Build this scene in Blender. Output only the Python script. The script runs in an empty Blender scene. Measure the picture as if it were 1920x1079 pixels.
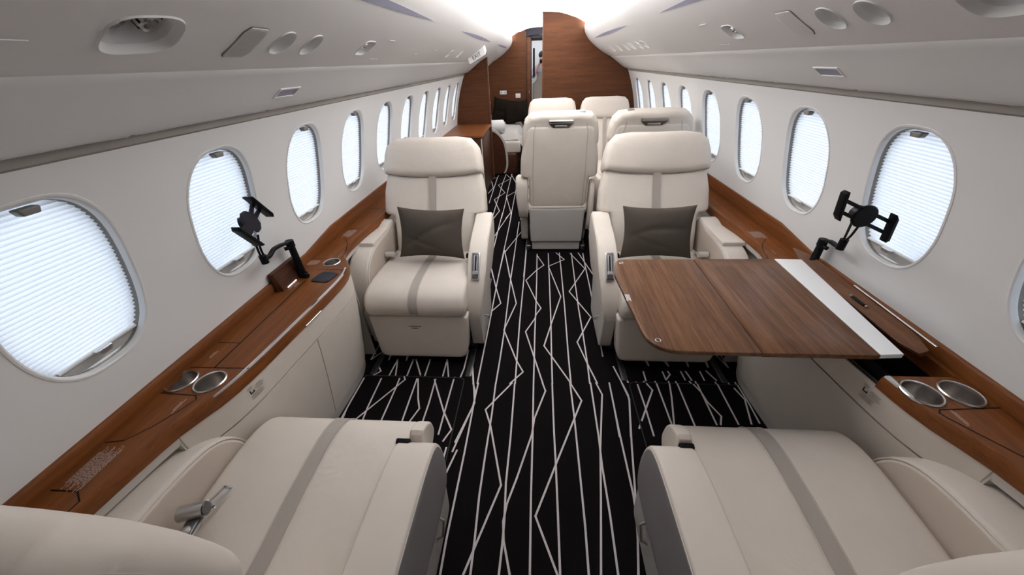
import bpy, bmesh, math, random
from mathutils import Vector, Matrix, Quaternion
random.seed(7)
COL = bpy.context.scene.collection
PI = math.pi

# ------------------------------------------------------------------ materials
def new_mat(name):
    m = bpy.data.materials.new(name); m.use_nodes = True
    nt = m.node_tree; b = nt.nodes['Principled BSDF']
    return m, nt, b
def plain(name, col, rough=.5, metal=0, bump=0, bscale=200, spec=.5, coat=0):
    m, nt, b = new_mat(name)
    b.inputs['Base Color'].default_value = (*col, 1); b.inputs['Roughness'].default_value = rough
    b.inputs['Metallic'].default_value = metal; b.inputs['Specular IOR Level'].default_value = spec
    b.inputs['Coat Weight'].default_value = coat
    if bump:
        tc = nt.nodes.new('ShaderNodeTexCoord'); n = nt.nodes.new('ShaderNodeTexNoise'); n.inputs['Scale'].default_value = bscale
        bp = nt.nodes.new('ShaderNodeBump'); bp.inputs['Strength'].default_value = bump; bp.inputs['Distance'].default_value = .002
        nt.links.new(tc.outputs['Object'], n.inputs['Vector']); nt.links.new(n.outputs['Fac'], bp.inputs['Height'])
        nt.links.new(bp.outputs['Normal'], b.inputs['Normal'])
    return m
def leather(name, col, wrinkle=.25):
    m, nt, b = new_mat(name); N = nt.nodes; L = nt.links
    tc = N.new('ShaderNodeTexCoord')
    n1 = N.new('ShaderNodeTexNoise'); n1.inputs['Scale'].default_value = 420; n1.inputs['Detail'].default_value = 3
    n2 = N.new('ShaderNodeTexNoise'); n2.inputs['Scale'].default_value = 6; n2.inputs['Detail'].default_value = 3; n2.inputs['Distortion'].default_value = 1.2
    L.new(tc.outputs['Object'], n1.inputs['Vector']); L.new(tc.outputs['Object'], n2.inputs['Vector'])
    b1 = N.new('ShaderNodeBump'); b1.inputs['Strength'].default_value = .12; b1.inputs['Distance'].default_value = .0008
    b2 = N.new('ShaderNodeBump'); b2.inputs['Strength'].default_value = wrinkle; b2.inputs['Distance'].default_value = .012
    L.new(n2.outputs['Fac'], b2.inputs['Height']); L.new(n1.outputs['Fac'], b1.inputs['Height']); L.new(b2.outputs['Normal'], b1.inputs['Normal'])
    L.new(b1.outputs['Normal'], b.inputs['Normal'])
    cr = N.new('ShaderNodeValToRGB'); cr.color_ramp.elements[0].position = .3; cr.color_ramp.elements[1].position = .7
    cr.color_ramp.elements[0].color = (*[c*.95 for c in col], 1); cr.color_ramp.elements[1].color = (*col, 1)
    L.new(n2.outputs['Fac'], cr.inputs['Fac']); L.new(cr.outputs['Color'], b.inputs['Base Color'])
    b.inputs['Roughness'].default_value = .55; b.inputs['Specular IOR Level'].default_value = .2
    return m
def wood(name, dark, light, stretch, rough=.3, coat=.3, scale=1.0):
    m, nt, b = new_mat(name); N = nt.nodes; L = nt.links
    tc = N.new('ShaderNodeTexCoord'); mp = N.new('ShaderNodeMapping'); mp.inputs['Scale'].default_value = stretch
    L.new(tc.outputs['Object'], mp.inputs['Vector'])
    n1 = N.new('ShaderNodeTexNoise'); n1.inputs['Scale'].default_value = 5*scale; n1.inputs['Detail'].default_value = 6; n1.inputs['Roughness'].default_value = .6; n1.inputs['Distortion'].default_value = .4
    n2 = N.new('ShaderNodeTexNoise'); n2.inputs['Scale'].default_value = 34*scale; n2.inputs['Detail'].default_value = 5; n2.inputs['Roughness'].default_value = .7
    L.new(mp.outputs['Vector'], n1.inputs['Vector']); L.new(mp.outputs['Vector'], n2.inputs['Vector'])
    mx = N.new('ShaderNodeMath'); mx.operation = 'MULTIPLY_ADD'; mx.inputs[1].default_value = .45
    sc = N.new('ShaderNodeMath'); sc.operation = 'MULTIPLY'; sc.inputs[1].default_value = .62
    L.new(n1.outputs['Fac'], sc.inputs[0]); L.new(n2.outputs['Fac'], mx.inputs[0]); L.new(sc.outputs[0], mx.inputs[2])
    cr = N.new('ShaderNodeValToRGB'); cr.color_ramp.elements[0].position = .40; cr.color_ramp.elements[1].position = .66
    cr.color_ramp.elements[0].color = (*dark, 1); cr.color_ramp.elements[1].color = (*light, 1)
    L.new(mx.outputs[0], cr.inputs['Fac']); L.new(cr.outputs['Color'], b.inputs['Base Color'])
    b.inputs['Specular IOR Level'].default_value = .22; b.inputs['Roughness'].default_value = rough; b.inputs['Coat Weight'].default_value = coat; b.inputs['Coat Roughness'].default_value = .15
    bp = N.new('ShaderNodeBump'); bp.inputs['Strength'].default_value = .05; bp.inputs['Distance'].default_value = .001
    L.new(mx.outputs[0], bp.inputs['Height']); L.new(bp.outputs['Normal'], b.inputs['Normal'])
    return m
def emit(name, col, s):
    m, nt, b = new_mat(name)
    b.inputs['Base Color'].default_value = (*col, 1); b.inputs['Emission Color'].default_value = (*col, 1); b.inputs['Emission Strength'].default_value = s
    return m

M = {}
M['leather'] = leather('cream leather', (.74, .67, .60))
M['leather_flat'] = leather('cream leather tight', (.72, .655, .59), .06)
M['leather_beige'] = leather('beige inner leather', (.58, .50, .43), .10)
M['leather_shaded'] = leather('shaded side leather', (.30, .28, .275), .05)  # cream leather darkened to hold the shade on the near arm sides
M['suede'] = plain('taupe suede band', (.42, .375, .335), .85, bump=.2, bscale=500)
M['stitch'] = plain('stitching', (.72, .67, .60), .7)
M['seam'] = plain('seam shadow gap', (.17, .15, .135), .8)
M['panel'] = plain('white composite panel', (.83, .835, .835), .55, bump=.04, bscale=14)
M['overhead'] = plain('overhead panel', (.80, .785, .775), .62, bump=.04, bscale=14)
M['ceil'] = plain('ceiling liner', (.92, .92, .92), .6)
M['soft_seam'] = plain('soft seam', (.38, .34, .30), .8)
M['back_panel'] = plain('grey back panel', (.50, .475, .45), .45)
M['gap'] = plain('panel gap', (.29, .27, .25), .8)
M['grille'] = plain('grille plate', (.60, .59, .57), .6)
M['cup_metal'] = plain('brushed cup metal', (.42, .385, .36), .4, 1)
M['shell'] = plain('seat shell paint', (.60, .57, .53), .4)
M['lilac'] = plain('lilac grey air slot', (.33, .33, .44), .5)
M['dark'] = plain('black plastic', (.006, .006, .007), .45, spec=.12)
M['dark_plate'] = plain('dark plate', (.030, .028, .038), .5, spec=.15)
M['dark_blue'] = plain('dark rubber pad', (.012, .015, .026), .4, spec=.25)
M['chrome'] = plain('polished metal', (.80, .80, .82), .16, 1)
M['satin'] = plain('satin metal', (.62, .61, .60), .3, 1)
M['metal_dark'] = plain('dark metal', (.20, .20, .21), .3, 1)
M['latch'] = plain('grey latch plastic', (.20, .19, .18), .4)
M['rail'] = plain('grey shade rail', (.52, .51, .50), .4)
M['wood_y'] = wood('walnut along', (.125, .038, .009), (.215, .072, .019), (10, .6, 10), .38, .05)
M['wood_x'] = wood('walnut across', (.066, .0215, .0075), (.114, .040, .0135), (.55, 6, 7), .5, 0.0)
M['wood_dark'] = wood('walnut dark', (.035, .011, .006), (.085, .030, .014), (9, .9, 9), .4, .15)
M['wood_lid'] = wood('walnut lid', (.07, .028, .012), (.16, .07, .033), (9, .9, 9), .4, .05)
M['wood_table'] = wood('table walnut', (.075, .032, .016), (.20, .098, .050), (11, .45, 11), .36, .06)
M['placard'] = plain('pale placard print', (.62, .52, .50), .6)
M['print'] = plain('black print', (.02, .02, .02), .6)
def cloth(name, col):
    m, nt, b = new_mat(name); nt.nodes.remove(b); d = nt.nodes.new('ShaderNodeBsdfDiffuse'); d.inputs['Color'].default_value = (*col, 1)
    n = nt.nodes.new('ShaderNodeTexNoise'); n.inputs['Scale'].default_value = 600; tc = nt.nodes.new('ShaderNodeTexCoord'); nt.links.new(tc.outputs['Object'], n.inputs['Vector'])
    bp = nt.nodes.new('ShaderNodeBump'); bp.inputs['Strength'].default_value = .6; bp.inputs['Distance'].default_value = .002
    nt.links.new(n.outputs['Fac'], bp.inputs['Height']); nt.links.new(bp.outputs['Normal'], d.inputs['Normal']); nt.links.new(d.outputs[0], nt.nodes['Material Output'].inputs[0]); return m
M['carpet'] = cloth('black carpet pile', (.0085, .007, .008)); M['carpet_line'] = cloth('pale carpet yarn', (.68, .62, .63))
M['pillow'] = cloth('taupe cotton', (.092, .078, .066)); M['pillow_dark'] = cloth('dark brown cotton', (.014, .011, .009))
M['mat_edge'] = plain('carpet binding', (.03, .03, .03), .9)
M['white_cloth'] = plain('white cloth', (.78, .78, .78), .9, bump=.3, bscale=60)
M['grey_cloth'] = plain('pale grey cloth', (.46, .44, .42), .9, bump=.4, bscale=25)
M['webbing'] = plain('belt webbing', (.42, .38, .37), .7, bump=.5, bscale=900)
M['skin'] = plain('skin', (.55, .33, .25), .5)
M['hair'] = plain('dark hair', (.015, .012, .012), .6)
M['shirt'] = plain('lilac grey shirt', (.42, .40, .50), .9)
M['trousers'] = plain('dark trousers', (.03, .03, .05), .9)
M['cove'] = emit('cove light strip', (1, .98, .97), 40)
M['cove_far'] = emit('cove light strip bright', (1, .98, .97), 55)
M['ceiling_glow'] = emit('ceiling fill glow', (1, .985, .975), 4.15)  # added fill glow, standing in for light washed off the ceiling
M['lens'] = emit('ceiling light lens', (.93, .96, 1), 2.2)
M['led'] = emit('small lit strip', (1, .97, .93), 1.6)
M['pane_day'] = plain('glass', (.9, .95, 1), .05)
# pleated shade cloth: daylight falls on its outer side and shines through
m, nt, b = new_mat('pleated shade cloth')
nt.nodes.remove(b); out = nt.nodes['Material Output']
tr = nt.nodes.new('ShaderNodeBsdfTranslucent'); tr.inputs[0].default_value = (.70, .735, .80, 1)
df = nt.nodes.new('ShaderNodeBsdfDiffuse'); df.inputs[0].default_value = (.78, .78, .79, 1)
mx = nt.nodes.new('ShaderNodeMixShader'); mx.inputs[0].default_value = .5
nt.links.new(tr.outputs[0], mx.inputs[1]); nt.links.new(df.outputs[0], mx.inputs[2]); nt.links.new(mx.outputs[0], out.inputs[0])
M['shade'] = m
m, nt, b = new_mat('window glass')
nt.nodes.remove(b); out = nt.nodes['Material Output']
tr = nt.nodes.new('ShaderNodeBsdfTransparent'); tr.inputs[0].default_value = (.96, .98, 1, 1)
gl = nt.nodes.new('ShaderNodeBsdfGlossy'); gl.inputs['Roughness'].default_value = .03
mx = nt.nodes.new('ShaderNodeMixShader'); mx.inputs[0].default_value = .06
nt.links.new(tr.outputs[0], mx.inputs[1]); nt.links.new(gl.outputs[0], mx.inputs[2]); nt.links.new(mx.outputs[0], out.inputs[0])
M['glass'] = m

# ------------------------------------------------------------------ scene graph helpers
def tag(o, label=None, cat=None, group=None, kind=None, category=None):
    cat = cat or category
    if label: o['label'] = label
    if cat: o['category'] = cat
    if group: o['group'] = group
    if kind: o['kind'] = kind
    return o
def empty(name, loc=(0, 0, 0), rz=0, parent=None, **k):
    o = bpy.data.objects.new(name, None); o.empty_display_size = .05
    o.location = loc; o.rotation_euler = (0, 0, rz); COL.objects.link(o)
    if parent: o.parent = parent
    return tag(o, **k)
class G:
    """collects geometry for ONE mesh object"""
    def __init__(s): s.v = []; s.f = []; s.m = []; s.cm = 0
    def add(s, vs, fs):
        n = len(s.v); s.v += [tuple(p) for p in vs]; s.f += [tuple(i+n for i in f) for f in fs]; s.m += [s.cm]*len(fs); return s
    def box(s, x0, x1, y0, y1, z0, z1, b=0):
        bm = bmesh.new(); bmesh.ops.create_cube(bm, size=1)
        for v in bm.verts: v.co = Vector(((x0+x1)/2+v.co.x*(x1-x0), (y0+y1)/2+v.co.y*(y1-y0), (z0+z1)/2+v.co.z*(z1-z0)))
        if b: bmesh.ops.bevel(bm, geom=bm.edges[:], offset=min(b, .49*min(x1-x0, y1-y0, z1-z0)), segments=3, affect='EDGES', profile=.5)
        return s.bm(bm)
    def bm(s, bm, mat=None):
        if mat is not None: bmesh.ops.transform(bm, matrix=mat, verts=bm.verts)
        bm.verts.index_update(); s.add([v.co[:] for v in bm.verts], [[v.index for v in f.verts] for f in bm.faces]); bm.free(); return s
    def loft(s, rings, cap0=True, cap1=True, closed=True):
        n = len(rings[0]); vs = [p for r in rings for p in r]; fs = []
        for i in range(len(rings)-1):
            for j in range(n if closed else n-1):
                k = (j+1) % n
                fs.append((i*n+j, i*n+k, (i+1)*n+k, (i+1)*n+j))
        if cap0: fs.append(tuple(range(n-1, -1, -1)))
        if cap1: fs.append(tuple((len(rings)-1)*n+j for j in range(n)))
        return s.add(vs, fs)
    def tube(s, pts, r, n=10, caps=True):
        pts = [Vector(p) for p in pts]; rings = []
        up = None
        for i, p in enumerate(pts):
            t = (pts[min(i+1, len(pts)-1)]-pts[max(i-1, 0)]).normalized()
            if up is None:
                a = Vector((0, 0, 1)) if abs(t.z) < .9 else Vector((1, 0, 0)); up = (a-t*a.dot(t)).normalized()
            else: up = (up-t*up.dot(t)).normalized()
            q = t.cross(up); rr = r[i] if isinstance(r, (list, tuple)) else r
            rings.append([p+(up*math.cos(2*PI*k/n)+q*math.sin(2*PI*k/n))*rr for k in range(n)])
        return s.loft(rings, caps, caps)
    def sweep_rect(s, pts, w, h, up=(0, 0, 1)):
        """rectangular bar along pts; w across, h along up"""
        pts = [Vector(p) for p in pts]; rings = []
        for i, p in enumerate(pts):
            t = (pts[min(i+1, len(pts)-1)]-pts[max(i-1, 0)]).normalized()
            q = t.cross(Vector(up)).normalized(); u = q.cross(t).normalized()
            ww = w[i] if isinstance(w, (list, tuple)) else w
            c = min(ww, h)*.22
            loop = [(-ww/2+c, -h/2), (ww/2-c, -h/2), (ww/2, -h/2+c), (ww/2, h/2-c), (ww/2-c, h/2), (-ww/2+c, h/2), (-ww/2, h/2-c), (-ww/2, -h/2+c)]
            rings.append([p+q*a+u*b for a, b in loop])
        return s.loft(rings)
    def ribbon(s, L, R):
        n = len(L); return s.add(list(L)+list(R), [(i, i+1, n+i+1, n+i) for i in range(n-1)])
    def lathe(s, prof, c=(0, 0, 0), n=28, ax='z', caps=True):
        rings = []
        for r, z in prof:
            ring = []
            for k in range(n):
                a = 2*PI*k/n; x, y = r*math.cos(a), r*math.sin(a)
                ring.append((c[0]+x, c[1]+y, c[2]+z) if ax == 'z' else ((c[0]+z, c[1]+x, c[2]+y) if ax == 'x' else (c[0]+x, c[1]+z, c[2]+y)))
            rings.append(ring)
        return s.loft(rings, caps and prof[0][0] > .001, caps and prof[-1][0] > .001)
    def build(s, name, mat, parent=None, ang=35, fix=True, **k):
        me = bpy.data.meshes.new(name); me.from_pydata(s.v, [], s.f)
        mats = mat if isinstance(mat, (list, tuple)) else [mat]
        for mm in mats: me.materials.append(M[mm])
        me.polygons.foreach_set('material_index', s.m)
        if fix:
            bm = bmesh.new(); bm.from_mesh(me); bmesh.ops.remove_doubles(bm, verts=bm.verts, dist=1e-5)
            bmesh.ops.recalc_face_normals(bm, faces=bm.faces); bm.to_mesh(me); bm.free()
        me.polygons.foreach_set('use_smooth', [True]*len(me.polygons))
        me.set_sharp_from_angle(angle=math.radians(ang)); me.update()
        o = bpy.data.objects.new(name, me); COL.objects.link(o)
        if parent: o.parent = parent
        return tag(o, **k)
def cat(pts, n=6, closed=False):
    """catmull-rom through points"""
    P = [Vector(p) for p in pts]; N = len(P); out = []
    rng = range(N) if closed else range(N-1)
    for i in rng:
        g = (lambda k: P[k % N]) if closed else (lambda k: P[max(0, min(N-1, k))])
        a, b, c, d = g(i-1), g(i), g(i+1), g(i+2)
        for j in range(n):
            t = j/n
            out.append(.5*((2*b)+(c-a)*t+(2*a-5*b+4*c-d)*t*t+(3*b-a-3*c+d)*t**3))
    if not closed: out.append(P[-1].copy())
    return out
def rpoly(pts, r=.02, n=5):
    """2D polygon with rounded corners; each pt (x,y[,r])"""
    out = []; N = len(pts)
    for i in range(N):
        a, b, c = Vector(pts[i-1][:2]), Vector(pts[i][:2]), Vector(pts[(i+1) % N][:2])
        rr = pts[i][2] if len(pts[i]) > 2 else r
        d1, d2 = (a-b), (c-b); L = min(d1.length, d2.length)*.48
        ang = d1.angle(d2) if d1.length and d2.length else PI
        if rr <= 0 or ang > PI*.985: out.append(b); continue
        t = min(rr/math.tan(ang/2), L)
        p, q = b+d1.normalized()*t, b+d2.normalized()*t
        for k in range(n+1):
            u = k/n; out.append(p*(1-u)**2+b*2*u*(1-u)+q*u*u)
    return out
def area2(P): return sum(P[i-1][0]*P[i][1]-P[i][0]*P[i-1][1] for i in range(len(P)))/2
def inset(P, d):
    N = len(P); sg = 1 if area2(P) > 0 else -1; out = []
    for i in range(N):
        a, b, c = P[i-1], P[i], P[(i+1) % N]
        t = Vector((c[0]-a[0], c[1]-a[1])); L = t.length or 1; nrm = Vector((-t.y, t.x))/L*sg
        out.append(Vector((b[0]+nrm.x*d, b[1]+nrm.y*d)))
    return out
inset_ = inset
def puff(g, P, w0, w1, F, r0=.02, r1=.02, bulge0=0, bulge1=0, n=4):
    """outline P (u,v) extruded from w0 to w1, ends rounded by r, caps softly bulged; F maps (u,v,w)->xyz"""
    P = [Vector((p[0], p[1])) for p in P]
    if bulge0 or bulge1:
        L = sum((P[i]-P[i-1]).length for i in range(len(P)))/56; D = []
        for i in range(len(P)):
            a, b = P[i], P[(i+1) % len(P)]; k = max(1, int((b-a).length/L)); D += [a.lerp(b, j/k) for j in range(k)]
        P = D
    cx = sum(p.x for p in P)/len(P); cy = sum(p.y for p in P)/len(P)
    x0, x1 = min(p.x for p in P), max(p.x for p in P); y0, y1 = min(p.y for p in P), max(p.y for p in P)
    mx, my, hx, hy = (x0+x1)/2, (y0+y1)/2, (x1-x0)/2 or 1, (y1-y0)/2 or 1
    def B(p, b): return b*max(0, 1-((p.x-mx)/hx)**2)**.7*max(0, 1-((p.y-my)/hy)**2)**.7
    rings = []; sgn = 1 if w1 > w0 else -1
    def inset(Q, r):
        if bulge0 or bulge1: return [Vector((mx+(p.x-mx)*(1-r/hx), my+(p.y-my)*(1-r/hy))) for p in Q]
        return inset_(Q, r)
    def ring(Q, w, s, b): return [F(p.x, p.y, w+s*B(p, b)) for p in Q]
    C_ = Vector((cx, cy))
    def side(w, r, b, s):
        res = []; Q = inset(P, r) if r else P
        ts = (.03, .15, .3, .45, .6, .75, .88) if b else (.03, .4, .75)
        for t in ts: res.append(ring([C_+(p-C_)*t for p in Q], w, s, b))
        if r:
            for k in range(n+1): a = k/n*PI/2; res.append(ring(inset(P, r*(1-math.sin(a))) if k < n else P, w-s*r*(1-math.cos(a)), s, b*(1-k/n)))
        else: res.append(ring(P, w, s, b))
        return res
    rings = side(w0, r0, bulge0, -sgn)+list(reversed(side(w1, r1, bulge1, sgn)))
    return g.loft(rings)
XYZ = {'x': lambda u, v, w: (w, u, v), 'y': lambda u, v, w: (u, w, v), 'z': lambda u, v, w: (u, v, w)}
def interp(x, xs, ys):
    if x <= xs[0]: return ys[0]
    for i in range(len(xs)-1):
        if x <= xs[i+1]: return ys[i]+(ys[i+1]-ys[i])*(x-xs[i])/(xs[i+1]-xs[i])
    return ys[-1]
def marks(g, F, w, h, rows, rnd, fill=.8, th=.35, cen=False):
    """rows of fine print: short dashes in the (a,b) plane, F maps a,b -> xyz"""
    for r in range(rows):
        b0 = h*(r+.5)/rows; hh = h/rows*th
        wid = w*(rnd.uniform(.55, 1) if cen else rnd.uniform(.75, 1)); a = (w-wid)/2 if cen else 0; end = a+wid
        while a < end:
            l = min(rnd.uniform(.03, .12)*w, end-a)
            g.add([F(a, b0-hh/2), F(a+l, b0-hh/2), F(a+l, b0+hh/2), F(a, b0+hh/2)], [(0, 1, 2, 3)])
            a += l+w*.012/fill
# ------------------------------------------------------------------ cabin shell
Y0, Y1 = -1.3, 6.75
ZW = [.0, .30, .60, .695, .80, .95, 1.10, 1.23, 1.31, 1.36]; XW = [1.155, 1.155, 1.15, 1.14, 1.128, 1.10, 1.06, 1.012, .975, .945]
def wx(z):
    # smooth interpolation
    e = .03; return (interp(z-e, ZW, XW)+2*interp(z, ZW, XW)+interp(z+e, ZW, XW))/4
WP = .4728; WZ = 1.027; WA = .140; WB = .2115
def sup(a, k=2.6):
    c, s_ = math.cos(a), math.sin(a)
    return (math.copysign(abs(c)**(2/k), c), math.copysign(abs(s_)**(2/k), s_))
def hole_panel(g, S, cells, v0, v1, N=48, rings=5, pad=1.0):
    """cells: (u0,u1,hole) hole=(uc,vc,a,b,k) or None ; S(u,v)->xyz"""
    for (u0, u1, h) in cells:
        if h is None:
            nu = max(1, int((u1-u0)/.25)); nv = 14
            vs = [S(u0+(u1-u0)*i/nu, v0+(v1-v0)*j/nv) for i in range(nu+1) for j in range(nv+1)]
            g.add(vs, [(i*(nv+1)+j, (i+1)*(nv+1)+j, (i+1)*(nv+1)+j+1, i*(nv+1)+j+1) for i in range(nu) for j in range(nv)])
        else:
            uc, vc, a, b, k = h[:5]; rot = h[5] if len(h) > 5 else 0
            loops = []
            inner = []; outer = []
            for i in range(N):
                t = 2*PI*i/N; su, sv = sup(t, k); pu, pv = a*su, b*sv
                pu, pv = pu*math.cos(rot)-pv*math.sin(rot), pu*math.sin(rot)+pv*math.cos(rot)
                inner.append((uc+pu, vc+pv))
                # rect projection
                du, dv = pu, pv
                tu = ((u1-uc) if du > 0 else (u0-uc))/du if abs(du) > 1e-9 else 1e9
                tv = ((v1-vc) if dv > 0 else (v0-vc))/dv if abs(dv) > 1e-9 else 1e9
                tt = min(tu, tv); outer.append([uc+du*tt, vc+dv*tt])
            for cu, cv in ((u0, v0), (u1, v0), (u1, v1), (u0, v1)):     # snap nearest to corners
                j = min(range(N), key=lambda i: (outer[i][0]-cu)**2+(outer[i][1]-cv)**2); outer[j] = [cu, cv]
            for r in range(rings+1):
                t = (r/rings)**1.3
                loops.append([S(p[0]+(q[0]-p[0])*t, p[1]+(q[1]-p[1])*t) for p, q in zip(inner, outer)])
            g.loft(loops, False, False)
def cells_for(centers, half, a, b, holes):
    out = []; u = a
    for c, h in zip(centers, holes):
        if c-half > u+1e-6: out.append((u, c-half, None))
        out.append((c-half, c+half, h)); u = c+half
    if u < b: out.append((u, b, None))
    return out

def ovalring(uc, vc, a, b, k, sc, S, dep, N=48, rot=0):
    out = []
    for i in range(N):
        su, sv = sup(2*PI*i/N, k); pu, pv = a*su*sc, b*sv*sc
        if sc != 1: # constant-width offset rather than scaling
            pu = (a-(1-sc)*a)*su; pv = (b-(1-sc)*a)*sv
        pu, pv = pu*math.cos(rot)-pv*math.sin(rot), pu*math.sin(rot)+pv*math.cos(rot)
        out.append(S(uc+pu, vc+pv, dep))
    return out

for side, nm in ((-1, 'left'), (1, 'right')):
    yend = 6.75
    g = G()
    S = lambda u, v: (side*wx(v), u, v)
    cs = [(.577 if side < 0 else .643)+WP*k for k in range(10)]
    hs = [(c, WZ, WA, WB, 2.6) for c in cs]
    hole_panel(g, S, cells_for(cs, WP/2, Y0, yend, hs), .60, 1.36, N=96, rings=7)
    # lower wall skirt
    zs = [0, .15, .3, .45, .60]
    g.loft([[(side*wx(z), Y0, z), (side*wx(z), yend, z)] for z in zs], False, False, closed=False)
    g.build('wall_'+nm, 'panel', kind='structure', ang=50)
    # windows
    for i, c in enumerate(cs):
        W3 = lambda u, v, d: (side*(wx(v)+d), u, v)
        w = empty('window_%d' % ((i+1) if side < 0 else i+11), (side*1.08, c, WZ), kind='structure')
        off = Vector((side*1.08, c, WZ))
        def bld(g, name, mat, **k):
            g.v = [tuple(Vector(p)-off) for p in g.v]; return g.build(name, mat, w, **k)
        g = G()
        R = lambda sc, d: ovalring(c, WZ, WA, WB, 2.6, sc, W3, d)
        g.loft([R(1.04, .001), R(1.03, -.0015), R(1.0, -.002), R(.975, .0), R(.96, .006), R(.955, .014)], False, False)
        bld(g, 'window_frame', 'panel', fix=False)
        g = G(); g.loft([R(.955, .014), R(.950, .022), R(.93, .045)], False, False); bld(g, 'dark_gap_ring', 'gap', fix=False)  # dark ring put in for the shaded gap round the blind
        # pleated shade
        g = G(); zb, zt = WZ-WB+.045, WZ+WB-.008; n = 68; rows = []
        def halfw(z, sc=.953):
            q = min(1, abs(z-WZ)/(WB-(1-sc)*WA)); return (WA*sc)*(1-q**2.6)**(1/2.6)
        for k in range(n+1):
            z = zb+(zt-zb)*k/n; hw = max(halfw(z), .012); d = .0265+(.0034 if k % 2 else -.0034)
            rows.append([W3(c+hw*t, z, d) for t in (-1, -.5, 0, .5, 1)])
        g.loft(rows, False, False, closed=False); bld(g, 'pleated_shade', 'shade', ang=1, fix=False)
        # lower closing plate with rail and pull
        g = G(); rows = []
        for k in range(9):
            z = WZ-WB+.012+(zb-(WZ-WB+.012))*k/8; hw = max(halfw(z, .945), .02); rows.append([W3(c+hw*t, z, .024) for t in (-1, 0, 1)])
        g.loft(rows, False, False, closed=False); bld(g, 'sill_plate', 'rail', fix=False)
        g = G(); hw = halfw(zb)-.004
        g.sweep_rect([W3(c-hw, zb, .020), W3(c, zb, .020), W3(c+hw, zb, .020)], .010, .007); rl = bld(g, 'shade_rail', 'panel')
        g = G(); puff(g, rpoly([(-.022, 0), (.022, 0), (.012, -.016), (-.012, -.016)], .005), 0, .014, lambda u, v, w_: (side*(wx(zb)+.016-w_), c+u, zb+.004+v), .003, .003)
        g.v = [tuple(Vector(p)-off) for p in g.v]; g.build('pull_tab', 'satin', rl)
        zt2 = WZ+WB-.012
        g = G(); puff(g, rpoly([(-.02, 0), (.02, 0), (.014, -.014), (-.014, -.014)], .004), 0, .02, lambda u, v, w_: (side*(wx(zt2)+.018-w_), c+u, zt2+v), .003, .003)
        bld(g, 'top_latch', 'latch')
        g = G(); g.loft([[W3(c+WA*1.02*sup(2*PI*q/32)[0], WZ+WB*1.02*sup(2*PI*q/32)[1], .085) for q in range(32)]], True, False)
        g.f = g.f[:1]; g.m = g.m[:1]; bld(g, 'pane', 'glass', fix=False)
# ------------------------------------------------------------------ overhead: bins, ceiling, cove
BP = cat([(.770, 1.434), (.735, 1.450), (.66, 1.489), (.575, 1.545), (.505, 1.607), (.466, 1.662), (.455, 1.702)], 6)
BS = [0]
for i in range(1, len(BP)): BS.append(BS[-1]+(BP[i]-BP[i-1]).length)
BL = BS[-1]
def bp(s):
    s = max(0, min(BL-1e-6, s))
    for i in range(len(BS)-1):
        if s <= BS[i+1]:
            t = (s-BS[i])/(BS[i+1]-BS[i]); p = BP[i].lerp(BP[i+1], t)
            i0, i1 = max(0, i-1), min(len(BP)-1, i+2); d = (BP[i1]-BP[i0]).normalized(); return p, Vector((-d.y, d.x))*-1
    return BP[-1], Vector((0, 1))
def PS(side):
    def f(u, s, d=0):
        p, n = bp(s); n = n if n.x > 0 else -n      # outward / upward into the bin
        return (side*(p.x+n.x*d), u, p.y+n.y*d)
    return f
SX = lambda x: min(BS, key=lambda s_: abs(bp(s_)[0].x-x))
s66 = SX(.66); s51 = SX(.508)
SM = .116
LH = [(.645, .075, (.645, .112, .062, .043, 3.0, .12), 'big'), (.881, .055, None, 'grille'), (1.000, .050, (1.000, SM, .033, .039, 2.2, 0), 'vent'),
      (1.128, .050, (1.128, SM, .032, .039, 2.2, 0), 'vent'), (1.484, .070, (1.484, .118, .044, .036, 3.5, 0), 'gasper'),
      (2.90, .06, (2.90, SM, .034, .036, 2.2, 0), 'vent'), (3.27, .06, (3.27, SM, .036, .036, 2.2, 0), 'vent_open')]
RH = [(.730, .085, (.730, .120, .062, .045, 3.0, -.12), 'big'), (.974, .052, (.974, .124, .034, .040, 2.2, 0), 'vent'), (1.097, .052, (1.097, .124, .034, .040, 2.2, 0), 'vent'),
      (1.243, .07, None, 'grille'), (1.600, .070, (1.600, .126, .044, .038, 3.5, 0), 'gasper')]
for k, y in enumerate((2.84, 3.00, 3.21, 3.42, 3.72, 4.02)): RH.append((y, .075, (y, .127, .042, .038, 2.4, 0), 'vent'))
CEIL = cat([(0, 1.862), (.18, 1.850), (.33, 1.808), (.46, 1.752), (.60, 1.685)], 5)
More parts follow.
